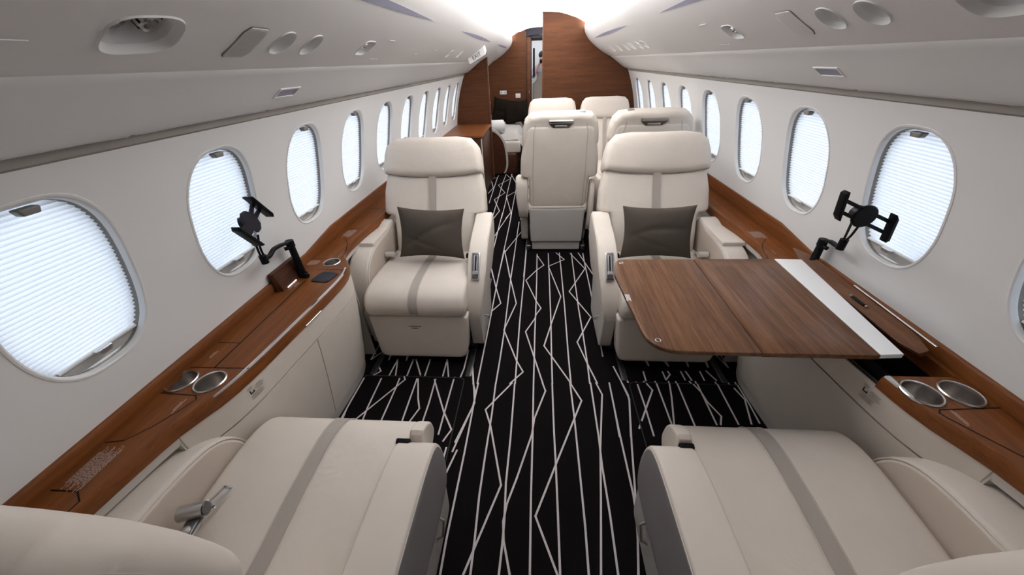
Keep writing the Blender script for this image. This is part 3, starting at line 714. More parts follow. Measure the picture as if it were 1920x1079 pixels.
# ------------------------------------------------------------------ seats
def seat(X, Y, rz, side, recline, label, group, arm_drop=0, belt=True, handle_mat='satin', inner_w=.118, xs=1, tab=True):
    """side=+1: aisle arm on local +x; seat faces local -y"""
    w = empty('club_seat', (X, Y, 0), rz, label=label, category='seat', group=group)
    sx = side; w.scale = (xs, 1, 1)
    # base, shroud
    g = G(); g.box(-.235, .235, -.26, .17, .055, .31, .02); g.build('base', 'metal_dark', w)
    P = rpoly([(-.30, .30), (-.27, .045), (.10, .045), (.16, .30)], .04)
    for s_, nm in ((sx, 'base_shroud'), (-sx, 'base_shroud')):
        g = G(); puff(g, P, s_*.262, s_*(.328 if s_ == sx or inner_w > .1 else .280), XYZ['x'], .008, .008); sh = g.build(nm, 'shell', w)
        if s_ == sx:
            g = G(); g.tube([(s_*.325, -.13, .14), (s_*.346, -.135, .15), (s_*.346, -.165, .185), (s_*.325, -.17, .195)], .0055, 8); g.build('release_lever', 'satin', sh)
    for s_ in (-1, 1):
        g = G(); puff(g, rpoly([(s_*.255-.022, -.24), (s_*.255+.022, -.24), (s_*.255+.022, .24), (s_*.255-.022, .24)], .01), .009, .06, XYZ['z'], 0, .01); g.build('foot', 'metal_dark', w)
    # leg-rest panel
    P = rpoly([(-.245, .045, .05), (.245, .045, .05), (.270, .312, .012), (-.270, .312, .012)], .03, 7)
    g = G(); puff(g, P, -.375, -.27, lambda u, v, d: (u, d+(v-.05)*.10, v), .014, .01, .004); lr = g.build('leg_rest', 'leather_flat', w)
    g = G(); rnd2 = random.Random(3)
    for r, (hw, zz) in enumerate(((.030, .256), (.017, .244))):
        a = -hw
        while a < hw:
            l = rnd2.uniform(.004, .010); g.add([(-.02*sx+a, -.379+(zz-.05)*.10, zz-.0032), (-.02*sx+a+l, -.379+(zz-.05)*.10, zz-.0032), (-.02*sx+a+l, -.379+(zz-.05)*.10, zz+.0032), (-.02*sx+a, -.379+(zz-.05)*.10, zz+.0032)], [(0, 1, 2, 3)]); a += l+.0018
    g.build('placard', 'print', lr, fix=False)
    # cushion: side profile puffed across the width
    prof = cat([(-.335, .318), (-.372, .350), (-.372, .40), (-.335, .448), (-.25, .472), (-.10, .470), (.10, .452), (.235, .445), (.24, .36), (.10, .325), (-.20, .318)], 5, True)
    g = G(); puff(g, prof, -.262, .262, XYZ['x'], .024, .024, .004, .004); cu = g.build('seat_cushion', 'leather', w, ang=60)
    top = cat([(-.340, .320), (-.3735, .350), (-.3745, .40), (-.336, .450), (-.25, .4745), (-.10, .4725), (.10, .4545), (.20, .448)], 6)
    g = G(); g.ribbon([(-.021, p.x, p.y+.001) for p in top], [(.021, p.x, p.y+.001) for p in top]); g.build('center_band', 'suede', cu, fix=False)
    for s_ in (-1, 1):
        g = G(); g.tube([(s_*.025, p.x, p.y+.0006) for p in top], .0012, 5); g.build('stitch_line', 'stitch', cu)
    # backrest group at pivot
    bk = empty('backrest', (0, .125, .415), parent=w); bk.rotation_euler = (-recline, 0, 0)
    # local: x width, z up, y back ; front face at y=0
    P = rpoly([(-.245, 0, .02), (.245, 0, .02), (.25, .235, .01), (.262, .262, .02), (.318, .272, .035), (.312, .40, .1), (.288, .52, .1), (.262, .655, .05), (-.262, .655, .05), (-.288, .52, .1), (-.312, .40, .1), (-.318, .272, .035), (-.262, .262, .02), (-.25, .235, .01)], .03, 6)
    g = G(); puff(g, P, .0, .125, lambda u, v, d: (u, d-.022*math.exp(-((v-.18)/.16)**2)*(1 if d < .06 else 0)*(1-(u/.32)**2), v), .030, .035, .012, .0, n=5); b = g.build('back_cushion', 'leather', bk, ang=60)
    fy = lambda v: -.0165-.022*math.exp(-((v-.18)/.16)**2)
    g = G(); vs = [.0+.50*i/20 for i in range(21)]
    g.ribbon([(-.020, fy(v)-.0022*(1 if 0 else 1), v) for v in vs], [(.020, fy(v)-.0022, v) for v in vs]); g.build('center_band', 'suede', bk, fix=False)
    for s_ in (-1, 1):
        g = G(); g.tube([(s_*.024, fy(v)-.0015, v) for v in vs], .0012, 5); g.build('stitch_line', 'stitch', bk)
    # headrest: soft roll
    P = [(-.296, .507), (-.20, .492), (-.10, .484), (0, .481), (.10, .484), (.20, .492), (.296, .507), (.299, .54), (.290, .61), (.276, .665), (.236, .706), (.15, .718), (.0, .716), (-.15, .718), (-.236, .706), (-.276, .665), (-.290, .61), (-.299, .54)]
    P = rpoly(P, .012, 2)
    g = G(); puff(g, P, -.030, .118, XYZ['y'] if 0 else (lambda u, v, d: (u, d+.02*max(0, (v-.62)/.1)**2, v)), .030, .035, .016, .002, n=5); h = g.build('headrest', 'leather', bk, ang=60)
    g = G(); g.tube([(p.x, .004+.02*max(0, (p.y-.62)/.1)**2, p.y) for p in cat([q for q in inset(P, -.0002) if q.y > .535][::2], 4)], .0013, 6)
    if arm_drop: g.build('rear_seam', 'soft_seam', h)
    g = G(); g.tube([(x, -.014-.010*(1-(x/.29)**2)*0, z) for x, z in [(-.284, .505), (-.20, .490), (-.10, .482), (0, .479), (.10, .482), (.20, .490), (.284, .505)]], .0018, 6); g.build('seam', 'seam', h)
    if tab: g = G(); puff(g, rpoly([(sx*-.16-.024, .715), (sx*-.16+.024, .715), (sx*-.16+.020, .726), (sx*-.16-.020, .726)], .003), .035, .075, XYZ['y'], .003, .003); g.build('release_tab', 'satin', h)
    # rear shell: raised panel, side seams, pocket, grab handle
    P = rpoly([(-.225, .08), (.225, .08), (.225, .66), (-.225, .66)], .03)
    rr = G()
    for s_ in (-1, 1): rr.tube([(s_*.21, .1265, -.05), (s_*.213, .127, .30), (s_*.205, .127, .60), (s_*.19, .124, .66)], .0013, 6)
    rr.build('seam', 'soft_seam', b)
    P = rpoly([(-.235, -.300, .015), (.235, -.300, .015), (.246, .008, .012), (-.246, .008, .012)], .02, 6)
    g = G(); puff(g, P, .06, .134, lambda u, v, d: (u, d+.03*(-v/.3), v), .02, .012, 0, .003); lo = g.build('lower_shell', 'back_panel', bk)
    g = G(); g.tube([(-.238, .130, .012), (0, .132, .010), (.238, .130, .012)], .0022, 6); g.build('seam', 'soft_seam', lo)
    # handle
    c = .655
    g = G(); puff(g, rpoly([(-.092, .028), (.092, .028), (.092, .004), (.058, -.022), (-.058, -.022), (-.092, .004)], .006), .110, .1290, lambda u, v, d: (u, d, c+v), 0, .002); hd = g.build('handle_recess', 'metal_dark', bk)
    g = G(); g.sweep_rect([(-.088, .132, c+.019), (.088, .132, c+.019)], .016, .020); g.build('grab_handle', handle_mat, hd)
    g = G(); g.box(-.045, .045, .126, .131, c-.018, c-.006, .002); g.build('latch_plate', 'satin', hd)
    # kick plate
    g = G(); puff(g, rpoly([(-.222, .012), (.222, .012), (.226, .15), (-.226, .15)], .01), .20, .228, XYZ['y'], .006, .006); g.build('kick_plate', 'back_panel', w)
    # aisle arm
    dz = -arm_drop
    pr = [(.27, .640), (.12, .634), (-.02, .606), (-.125, .555), (-.205, .480), (-.262, .395), (-.290, .320), (-.292, .268), (-.262, .245), (-.18, .262), (.05, .30), (.24, .33)]
    if arm_drop: pr = [(.27, .515), (.12, .515), (-.04, .512), (-.165, .505), (-.243, .482), (-.280, .420), (-.288, .340), (-.270, .262), (-.225, .235), (-.12, .235), (.05, .25), (.24, .28)]
    pr = rpoly(cat(pr, 4, True), 0)
    xi, xo = (.225, .346) if arm_drop else (.258, .358)
    x0, x1 = sorted((sx*xi, sx*xo))
    TP = lambda u, v, d: (sx*(xi+(abs(d)-xi)*(1-(0 if arm_drop else .30)*max(0, min(1, (.50-v)/.25)))), u, v)
    g = G(); puff(g, pr, x0, x1, TP, .010, .010, .0, .0, n=4); ar = g.build('aisle_armrest', 'leather_flat', w, ang=50)
    Q = inset(pr, .010)
    g = G(); g.tube([TP(p.x, p.y, xo-.0005) for p in Q]+[TP(Q[0].x, Q[0].y, xo-.0005)], .0020, 6); g.build('piping', 'leather_flat', ar)
    g = G(); puff(g, inset(pr, .0115), sx*(xo-.001), sx*(xo+.002), TP, 0, .001); g.build('side_cover', 'leather_shaded' if arm_drop else 'leather_flat', ar)  # near seats: shadow on the arm side is put into its colour
    if not arm_drop:
        # control plate on the sloping front
        a = Vector((-.125, .566)); bb = Vector((-.222, .463)); t = (bb-a).normalized(); n = Vector((t.y, -t.x)); n = n if n.x < 0 else -n
        L = (bb-a).length; cx = sx*.306
        F = lambda u, v, d: (cx+u, (a+t*v+n*(d+.004)).x, (a+t*v+n*(d+.004)).y)
        g = G(); puff(g, rpoly([(-.023, -.01), (.023, -.01), (.023, L), (-.023, L)], .01), -.003, .006, F, 0, .002); cp = g.build('control_plate', 'chrome', ar)
        g = G(); puff(g, rpoly([(-.016, -.004), (.016, -.004), (.016, L-.006), (-.016, L-.006)], .008), .004, .0068, F, 0, .0005); g.build('control_inset', 'metal_dark', cp)
        g = G(); puff(g, rpoly([(-.003, .012), (.003, .012), (.003, L*.62), (-.003, L*.62)], .002), .006, .0085, F, 0, .0005); g.build('slider_slot', 'dark', cp)
        g = G(); puff(g, rpoly([(-.010, .008), (-.0045, .008), (-.0045, L*.66), (-.010, L*.66)], .002), .006, .012, F, 0, .001); puff(g, rpoly([(.0045, .008), (.010, .008), (.010, L*.66), (.0045, L*.66)], .002), .006, .012, F, 0, .001); g.build('slider_rail', 'chrome', cp)
        g = G(); puff(g, rpoly([(-.014, L*.66), (.014, L*.66), (.014, L*.80), (-.014, L*.80)], .003), .006, .016, F, 0, .003); g.build('slider_knob', 'chrome', cp)
        g = G(); g.box(min(sx*.225, sx*.262), max(sx*.225, sx*.262), -.03, .0, .492, .512, .004); g.build('buckle_end', 'dark', w)
    else:
        g = G(); puff(g, rpoly([(sx*.243-.022, -.262), (sx*.243+.022, -.262), (sx*.243+.020, -.245), (sx*.243-.020, -.245)], .005), .455, .482, XYZ['z'], 0, .004); g.build('arm_latch', 'dark', ar)
        g = G(); puff(g, cat([(-.245, .36), (-.345, .38), (-.352, .43), (-.325, .470), (-.27, .485)], 4, True), sx*.262-.040, sx*.262+.004, XYZ['x'], .008, .008); g.build('bolster', 'leather', cu)
    # window-side arm with lidded top
    pr = [(.26, .600), (.10, .602), (-.06, .592), (-.155, .562), (-.218, .505), (-.248, .425), (-.252, .33), (-.235, .24), (-.10, .21), (.24, .21)]
    if arm_drop: pr = [(.26, .575), (.05, .575), (-.10, .568), (-.185, .545), (-.235, .495), (-.258, .42), (-.255, .33), (-.235, .24), (-.10, .21), (.24, .21)]
    pr = rpoly(cat(pr, 4, True), 0)
    x0, x1 = sorted((-sx*.268, -sx*(.268+inner_w))); rr_ = min(.018, inner_w*.45)
    g = G(); puff(g, pr, x0, x1, XYZ['x'], rr_, rr_, 0, 0, n=5); ar = g.build('window_armrest', 'leather_flat', w, ang=50)
    Q = inset(pr, .004)
    g = G(); g.tube([(-sx*.2705, p.x, p.y) for p in Q]+[(-sx*.2705, Q[0].x, Q[0].y)], .0022, 6); g.build('piping', 'leather_flat', ar)
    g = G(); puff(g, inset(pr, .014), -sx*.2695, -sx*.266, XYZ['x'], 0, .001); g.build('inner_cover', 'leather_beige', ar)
    if not arm_drop and inner_w > .1:
        g = G(); puff(g, rpoly([(-sx*.395, -.075), (-sx*.275, -.075), (-sx*.275, .14), (-sx*.395, .14)], .008), .590, .611, XYZ['z'], 0, .006); g.build('arm_lid', 'leather', ar)
    # belt
    if belt:
        bx = -sx*.232
        g = G(); g.sweep_rect([(bx-.01*sx, .10, .46), (bx, .06, .482), (bx+.005*sx, .01, .487)], .034, .004); bl = g.build('seat_belt', 'webbing', w)
        g = G(); g.tube([(bx-.026, .005, .498), (bx+.026, .005, .498)], .016, 14); g.box(bx-.02, bx+.02, .0, .05, .484, .492, .003); g.build('buckle', 'shell', bl)
    return w
R_ = math.radians
near_l = seat(-.685, .345, PI, -1, R_(10.5), 'cream leather seat at bottom left, facing away, with loose belt buckle on it', 'near pair of seats facing away', arm_drop=1, belt=False, tab=False)
near_r = seat(.640, .365, PI, 1, R_(10.5), 'cream leather seat at bottom right, facing away, in front of the table', 'near pair of seats facing away', arm_drop=1, belt=False, tab=False, inner_w=.148)
s3 = seat(-.672, 1.76, 0, 1, R_(24), 'cream leather seat facing the camera on the left, brown pillow on it', 'seats facing the camera with pillows')
s4 = seat(.640, 1.76, 0, -1, R_(24), 'cream leather seat facing the camera, partly behind the wooden table', 'seats facing the camera with pillows')
s5 = seat(.120, 3.01, PI, 1, R_(8), 'cream leather seat in mid cabin showing its whole back and blue-lit grab handle', 'mid cabin seats seen from behind', handle_mat='chrome', belt=False, inner_w=.045, xs=.93)
s6 = seat(.755, 3.01, PI, -1, R_(8), 'cream leather seat back by the right windows, half hidden by the headrest before it', 'mid cabin seats seen from behind', belt=False, inner_w=.045, xs=.97)
s7 = seat(.115, 4.02, 0, -1, R_(24), 'far cream leather seat facing the camera, left one before the wooden bulkhead', 'far seats facing the camera', belt=False, inner_w=.02, xs=.91)
s8 = seat(.700, 4.02, 0, 1, R_(24), 'far cream leather seat facing the camera, right one nearest the bulkhead wall', 'far seats facing the camera', belt=False, inner_w=.02, xs=.91)
# floor tracks
for i, (x, y0, y1) in enumerate(((-.41, 1.29, 2.3), (-.945, 1.29, 2.3), (.425, 1.29, 2.3), (.93, 1.29, 2.3))):
    g = G(); g.box(x-.016, x+.016, y0, y1, 0, .005, .001)
    for k in range(int((y1-y0)/.025)): g.lathe([(.009, .005), (.009, .0075), (.0001, .0075)], (x, y0+.0125+k*.025, 0), 8)
    g.build('trim_%d' % (i+1), 'metal_dark', kind='structure')
# loose belt on the near left seat
w = near_l
def wl(x, y, z): return (-(x+.715), -(y-.363), z)      # world -> seat local
g = G()
P = cat([wl(-.905, .20, .50), wl(-.90, .25, .515), wl(-.905, .30, .50), wl(-.912, .345, .495), wl(-.92, .375, .495)], 6); g.sweep_rect(P, .036, .004)
sb = g.build('seat_belt', 'webbing', w)
g = G(); P = cat([wl(-.90, .23, .488), wl(-.87, .27, .50), wl(-.845, .292, .525), wl(-.828, .282, .515), wl(-.84, .262, .488)], 7); g.sweep_rect(P, .038, .003); g.build('strap_loop', 'webbing', sb)
g = G(); g.tube([wl(-.952, .375, .513), wl(-.898, .392, .513)], .019, 18); bk = g.build('buckle', 'satin', sb)
g = G(); g.lathe([(.0165, 0), (.0165, .002), (.012, .003), (.0001, .003)], (0, 0, 0), 20, 'x')
q = Vector(wl(-.897, .392, .513)); dr = (q-Vector(wl(-.952, .375, .513))).normalized(); mt = dr.to_track_quat('X', 'Z').to_matrix().to_4x4(); mt.translation = q; g.v = [tuple(mt @ Vector(p)) for p in g.v]; g.build('release_button', 'metal_dark', bk)
g = G(); puff(g, rpoly([wl(-.935, .365, 0)[:2], wl(-.905, .375, 0)[:2], wl(-.895, .325, 0)[:2], wl(-.918, .318, 0)[:2]], .006), .494, .503, XYZ['z'], 0, .003); g.build('buckle_plate', 'metal_dark', sb)
g = G(); g.lathe([(.011, .503), (.011, .509), (.008, .511), (.0001, .511)], wl(-.912, .342, 0), 16); g.build('rivet', 'satin', sb)
g = G()
for a, b in (((-.925, .405), (-.907, .455)), ((-.898, .400), (-.888, .450)), ((-.909, .455), (-.886, .450)), ((-.930, .412), (-.892, .402))): g.sweep_rect([wl(a[0], a[1], .492), wl(b[0], b[1], .492)], .007, .004)
g.build('belt_tongue', 'satin', sb)

# ------------------------------------------------------------------ pillows
def pillow(cx, cy, cz, W, H, T, tilt, yaw, roll, mat, label, group, seed, catg='pillow', name='throw_pillow'):
    rn = random.Random(seed); g = G(); N = 40; top = []; bot = []
    ph = [rn.uniform(0, 6) for _ in range(6)]
    for i in range(N+1):
        for j in range(N+1):
            u, v = -1+2*i/N, -1+2*j/N
            th = T*(max(0, 1-abs(u)**2.6)**.55)*(max(0, 1-abs(v)**2.6)**.55)
            pin = 1-.09*(1-v*v)*abs(u)**3; pin2 = 1-.11*(1-u*u)*abs(v)**3
            x, z = u*W/2*pin, v*H/2*pin2
            wr = .006*math.sin(2.6*u+1.7*v+ph[0])-.005*math.exp(-((v-.35*u-.25*math.sin(2*u+ph[1]))/.12)**2)-.004*math.exp(-((v+.5*u+.45)/.08)**2)*(1-u*u)-.006*math.exp(-((u-.3*v-.35)/.07)**2)*max(0, v)
            k = (1-u*u)*(1-v*v)
            top.append((x, -th-wr*k*1.6, z)); bot.append((x, th*.8, z))
    n = N+1
    F = [(i*n+j, (i+1)*n+j, (i+1)*n+j+1, i*n+j+1) for i in range(N) for j in range(N)]
    g.add(top, F); g.add(bot, [f[::-1] for f in F])
    o = g.build(name, mat, ang=70); o.location = (cx, cy, cz); o.rotation_euler = (tilt, roll, yaw)
    return tag(o, label, catg, group)
pillow(-.638, 1.775, .628, .375, .285, .06, R_(-17), R_(2), R_(3), 'pillow', 'taupe pillow leaning on the left seat that faces the camera', 'taupe pillows', 4)
pillow(.605, 1.775, .628, .38, .285, .06, R_(-17), R_(-2), R_(-1), 'pillow', 'taupe pillow on the right seat, just behind the wooden table', 'taupe pillows', 9)

# ------------------------------------------------------------------ side consoles
FRONT = cat([(1.085, -1.25), (1.080, -.3), (1.060, .0), (1.035, .22), (1.018, .36), (.995, .50), (.952, .61), (.932, .72), (.918, .90), (.906, 1.06), (.899, 1.21), (.905, 1.30), (.935, 1.385), (.985, 1.455), (1.022, 1.53), (1.020, 1.75), (.995, 2.0), (.995, 2.6), (.995, 4.2)], 6)
def fr(y):
    for a, b in zip(FRONT[:-1], FRONT[1:]):
        if a.y <= y <= b.y: return a.x+(b.x-a.x)*(y-a.y)/(b.y-a.y)
    return FRONT[-1].x if y > 0 else FRONT[0].x
ZT = .655
def boolcut(o, cutters):
    ob = []
    for c in cutters:
        md = o.modifiers.new('b', 'BOOLEAN'); md.operation = 'DIFFERENCE'; md.object = c; md.solver = 'EXACT'
    dg = bpy.context.evaluated_depsgraph_get(); dg.update()
    me = bpy.data.meshes.new_from_object(o.evaluated_get(dg)); o.modifiers.clear(); o.data = me
    for c in cutters: bpy.data.objects.remove(c)
    me.polygons.foreach_set('use_smooth', [True]*len(me.polygons)); me.set_sharp_from_angle(angle=R_(30))
CUPS = {-1: ((-1.013, .652, .040), (-1.106, .653, .040), (-1.014, 1.384, .036)), 1: ((.978, .682, .042), (1.076, .684, .042))}
def topline(g, P, w=.0016, z=ZT+.0006):
    for a, b in zip(P[:-1], P[1:]):
        a, b = Vector(a), Vector(b); t = (b-a).normalized(); n = Vector((-t.y, t.x))*w
        g.add([(*(a+n-t*w), z), (*(a-n-t*w), z), (*(b-n+t*w), z), (*(b+n+t*w), z)], [(0, 1, 2, 3)])
for side, nm in ((-1, 'left'), (1, 'right')):
    w = empty('side_console', (side*1.03, 0, 0), label='walnut-topped side console with cream front running under the %s windows' % nm, category='console', group='side consoles')
    ox = side*1.03
    def sh(g): g.v = [(x-ox, y, z) for x, y, z in g.v]; return g
    ys = [-1.25+.05*i for i in range(int((4.6+1.25)/.05)+1)]
    ye = 4.18 if side < 0 else 4.74
    ys = [y for y in ys if y <= ye]
    # wooden top slab
    out = [(side*fr(y), y) for y in ys]+[(side*1.138, ys[-1]), (side*1.138, ys[0])]
    g = G()
    ins = [(x+side*.006 if i < len(ys) else x, y) for i, (x, y) in enumerate(out)]
    g.loft([[(x, y, .612) for x, y in out], [(x, y, .644) for x, y in out], [(x+(side*.003 if i < len(ys) else 0), y, .652) for i, (x, y) in enumerate(out)], [(x, y, ZT) for x, y in ins]])
    top = sh(g).build('wooden_top', 'wood_y', w, ang=30)
    cut = []
    for (cx, cy, r) in CUPS[side]:
        gg = G(); gg.lathe([(r-.003, .55), (r-.003, .70)], (cx-ox, cy, 0), 40); c = gg.build('c', 'seam', w); cut.append(c)
    if side > 0:
        gg = G(); gg.box(.80-ox, 1.115-ox, .742, 1.345, .60, .70); cut.append(gg.build('c', 'seam', w))
    boolcut(top, cut)
    for (cx, cy, r) in CUPS[side]:
        g = G(); g.lathe([(r+.0035, ZT-.001), (r+.0035, ZT+.003), (r+.001, ZT+.0055), (r-.002, ZT+.004), (r-.0035, ZT-.004)], (cx, cy, 0), 40, caps=False)
        cu = sh(g).build('cup_holder', 'satin', w, ang=40)
        g = G(); g.lathe([(r-.0035, ZT-.003), (r-.0045, ZT-.02), (r-.006, ZT-.034), (r-.010, ZT-.040), (.0001, ZT-.0405)], (cx, cy, 0), 40, caps=False); sh(g).build('cup_bowl', 'cup_metal', cu, ang=50)
        g = G(); pf = []
        for q in range(7): pf += [(.004+q*.004, ZT-.0400), (.006+q*.004, ZT-.0380)]
        g.lathe(list(reversed(pf))+[(.0001, ZT-.0400)], (cx, cy, 0), 32); sh(g).build('ribbed_base', 'satin', cu)
    # backsplash against the wall
    g = G(); rows = []
    for y in ys:
        if y > 1.4: zt = .697+.035*min(1, (y-1.4)/.25)
        else: zt = .697
        rows.append([(side*1.133, y, ZT-.01), (side*1.128, y, ZT+.004), (side*1.126, y, zt-.006), (side*(wx(zt)-.010), y, zt), (side*(wx(zt)+.004), y, zt+.001)])
    g.loft(rows, False, False, closed=False); sh(g).build('backsplash', 'wood_dark' if 0 else 'wood_y', w, ang=50)
    # chrome inlay on the front edge
    yy = [y for y in [.60+.02*i for i in range(40)] if (y <= 1.35 if side < 0 else y <= .745)]
    if side > 0: yy = [.665, .68, .70, .72, .741]
    g = G(); n = len(yy)
    wd = [.0065*min(1, (i+.6)/(n*.16)) for i in range(n)]
    if side > 0: wd = [.002, .005, .008, .010, .011]
    A = [(side*(fr(y)+.003), y, ZT-.003) for y in yy]; B = [(side*(fr(y)+.006), y, ZT+.0018) for y in yy]; C_ = [(side*(fr(y)+.006+wd[i]), y, ZT+.0018) for i, y in enumerate(yy)]
    g.ribbon(A, B); g.ribbon(B, C_); sh(g).build('chrome_inlay', 'chrome', w, fix=False)
    # leather front
    def face(g, y0, y1, z0, z1, off=0, n=None):
        m_ = max(2, int((y1-y0)/.03)); rows = []
        zz = [z0+(z1-z0)*k/8 for k in range(9)]
        for i in range(m_+1):
            y = y0+(y1-y0)*i/m_; base = min(fr(y), 1.06)
            rows.append([(side*(base+.004+off+interp(z, [0, .08, .30, .50, .61], [.085, .072, .034, .006, .0])), y, z) for z in zz])
        # rolled edges
        r0 = [(x+side*.006, y, z) for x, y, z in rows[0]]; r1 = [(x+side*.006, y, z) for x, y, z in rows[-1]]
        rows = [r0]+rows+[r1]
        rows = [[(r[0][0]+side*.006, r[0][1], r[0][2])]+r+[(r[-1][0]+side*.006, r[-1][1], r[-1][2])] for r in rows]
        g.loft(rows, False, False, closed=False)
    g = G(); face(g, .495, 1.455, 0, .612, .016); sh(g).build('inner_liner', 'seam', w, ang=60)
    g = G(); face(g, .50, 1.445, .522, .612); up = sh(g).build('upper_front', 'leather_flat', w, ang=60)
    doors = ((.50, .995), (.999, 1.445)) if side < 0 else ((.50, 1.40),)
    for a, b in doors:
        g = G(); face(g, a, b, .07, .516); sh(g).build('cabinet_door', 'leather_flat', w, ang=60)
    g = G(); face(g, .50, 1.46, .0, .067, .004); sh(g).build('plinth', 'shell', w, ang=60)
    for a, b in ((-1.2, .498), (1.448, ye)):
        g = G(); m_ = int((b-a)/.05)
        g.loft([[(side*max(fr(y)+.004, interp(z, [0, .570, .582, .612], [1.085, 1.072, fr(y)+.010, fr(y)+.004])), y, z) for z in (0, .2, .4, .5, .57, .576, .582, .60, .612)] for y in [a+(b-a)*i/m_ for i in range(m_+1)]], False, False, closed=False); sh(g).build('side_liner', 'shell', w, ang=60)
    for yq in (.497, 1.449):
        g = G(); g.box(min(side*(fr(yq)+.008), side*1.10), max(side*(fr(yq)+.008), side*1.10), yq-.003, yq+.003, 0, .608); sh(g).build('end_panel', 'shell', w)
    if side < 0:
        g = G(); g.sweep_rect([(side*(fr(y)-.001), y, .6155) for y in (.965, 1.0, 1.03, 1.06)], .007, .005); sh(g).build('door_pull', 'satin', w)
    # lid joints in the wooden top
    g = G()
    if side < 0:
        topline(g, [(-1.048, .712), (-1.050, 1.22)], .0026); topline(g, [(-1.138, .708), (-.935, .710)]); topline(g, [(-1.138, .823), (-1.05, .823)])
        topline(g, [(-1.05, 1.318), (-.915, 1.318)]); topline(g, [(-1.13, 1.42), (-.985, 1.425)]); topline(g, [(-.990, 1.43), (-1.00, 1.50), (-1.03, 1.58), (-1.08, 1.66)])
        topline(g, [(-1.13, .607), (-1.016, .602), (-1.003, .589), (-1.021, .547), (-1.049, .497), (-1.085, .458), (-1.13, .450)])
        topline(g, [(-1.13, .334), (-1.063, .334), (-1.035, .315), (-1.05, .1), (-1.13, .1)]); topline(g, [(-1.13, 2.1), (-1.0, 2.1)]); topline(g, [(-1.13, 1.78), (-1.03, 1.78)])
    else:
        topline(g, [(1.13, .642), (.977, .630), (.968, .62), (.975, .605), (1.046, .500), (1.085, .455), (1.13, .450)])
        topline(g, [(1.13, .334), (1.063, .334), (1.035, .315)]); topline(g, [(1.12, .738), (1.115, .742)])
        topline(g, [(.985, 1.43), (1.0, 1.50), (1.03, 1.57), (1.08, 1.63)]); topline(g, [(1.13, 2.1), (1.0, 2.1)]); topline(g, [(1.125, 1.42), (.97, 1.425)])
    sh(g); bm = bmesh.new(); bm.from_mesh(top.data); top.data.materials.append(M['dark']); mi = len(top.data.materials)-1
    vv = [bm.verts.new(v) for v in g.v]
    for f in g.f: ff = bm.faces.new([vv[i] for i in f]); ff.material_index = mi
    bm.to_mesh(top.data); bm.free()
    # fine print on the wood and leather
    rn = random.Random(5+side)
    def pr(g, c, du, dv, rows, cen=True, z=ZT+.0009, rot=0):
        g = G()
        c = Vector(c); cr, sr = math.cos(rot), math.sin(rot)
        def F(a, b):
            a -= du/2; b -= dv/2; return (c.x+b*cr-a*sr*1, c.y+a*cr+b*sr, z)
        marks(g, F, du, dv, rows, rn, cen=cen); sh(g).build('placard', 'placard', w, fix=False)
    g = G()
    if side < 0:
        pr(g, (-1.088, .388), .115, .055, 16); pr(g, (-1.035, .565), .05, .010, 2); pr(g, (-1.098, .765), .04, .012, 3); pr(g, (-1.07, 1.19), .04, .010, 2)
        pr(g, (-1.105, 1.385), .06, .055, 7); pr(g, (-1.085, 1.72), .10, .055, 10); pr(g, (-1.01, 1.455), .04, .004, 1)
    else:
        pr(g, (1.003, .607), .05, .010, 3); pr(g, (1.088, .388), .115, .055, 16); pr(g, (1.065, 1.68), .10, .065, 11); pr(g, (1.04, 1.49), .05, .006, 1)
    g = G(); yb = .70 if side < 0 else .742
    def FL(a, b):
        y = yb-.035+a if side < 0 else yb+.035-a; z = .545+b; off = interp(z, [0, .08, .30, .50, .61], [.085, .072, .034, .006, .0])
        return (side*(fr(y)+.0028+off), y, z)
    marks(g, lambda a, b: FL(a+.008, b+.002), .05, .020, 7, rn, cen=True, th=.3); marks(g, lambda a, b: FL(a+.030, b+.024), .038, .022, 7, rn, cen=True, th=.3); marks(g, lambda a, b: FL(a+.006, b+.043), .022, .01, 3, rn, cen=True, th=.3)
    for (a0, a1, b0, b1) in ((.012, .016, .028, .040), (.012, .028, .025, .030), (.024, .028, .030, .034)): g.add([FL(a0, b0), FL(a1, b0), FL(a1, b1), FL(a0, b1)], [(0, 1, 2, 3)])
    sh(g).build('printed_notice', 'print', up, fix=False)
    if side < 0:
        # dark charging pad and the raised socket flap by the holder
        g = G(); puff(g, rpoly([(-.944, 1.205), (-.925, 1.285), (-1.012, 1.302), (-1.030, 1.215)], .022), ZT, ZT+.004, XYZ['z'], 0, .002); sh(g).build('charging_pad', 'dark_blue', w)
        g = G(); g.loft([[(-1.118, 1.13, ZT), (-1.118, 1.29, ZT), (-1.128, 1.29, .738), (-1.128, 1.13, .738)], [(-1.095, 1.14, ZT), (-1.095, 1.30, ZT), (-1.112, 1.30, .735), (-1.112, 1.14, .735)]]); fl = sh(g).build('socket_flap', 'wood_dark', w)
        g = G(); marks(g, lambda a, b: (-1.1025+.0-b*.24, 1.20+a, .69+b), .032, .022, 5, rn); sh(g).build('placard', 'placard', fl, fix=False)
        g = G(); g.box(-1.094, -1.091, 1.165, 1.195, ZT+.002, ZT+.005); g.box(-1.094, -1.091, 1.20, 1.225, ZT+.002, ZT+.005); sh(g).build('lit_strip', 'led', fl)
    else:
        # open table bay: dark well, and its hinged walnut lid standing open
        g = G(); x0, x1, y0, y1, zb = .955, 1.120, .738, 1.35, .53
        g.add([(x0, y0, ZT-.004), (x1, y0, ZT-.004), (x1, y1, ZT-.004), (x0, y1, ZT-.004), (x0, y0, zb), (x1, y0, zb), (x1, y1, zb), (x0, y1, zb)], [(0, 1, 5, 4), (1, 2, 6, 5), (2, 3, 7, 6), (3, 0, 4, 7), (4, 5, 6, 7)])
        sh(g).build('table_bay', 'dark', w, fix=False)
        yy = [.795+.655*i/24 for i in range(25)]
        rows = []
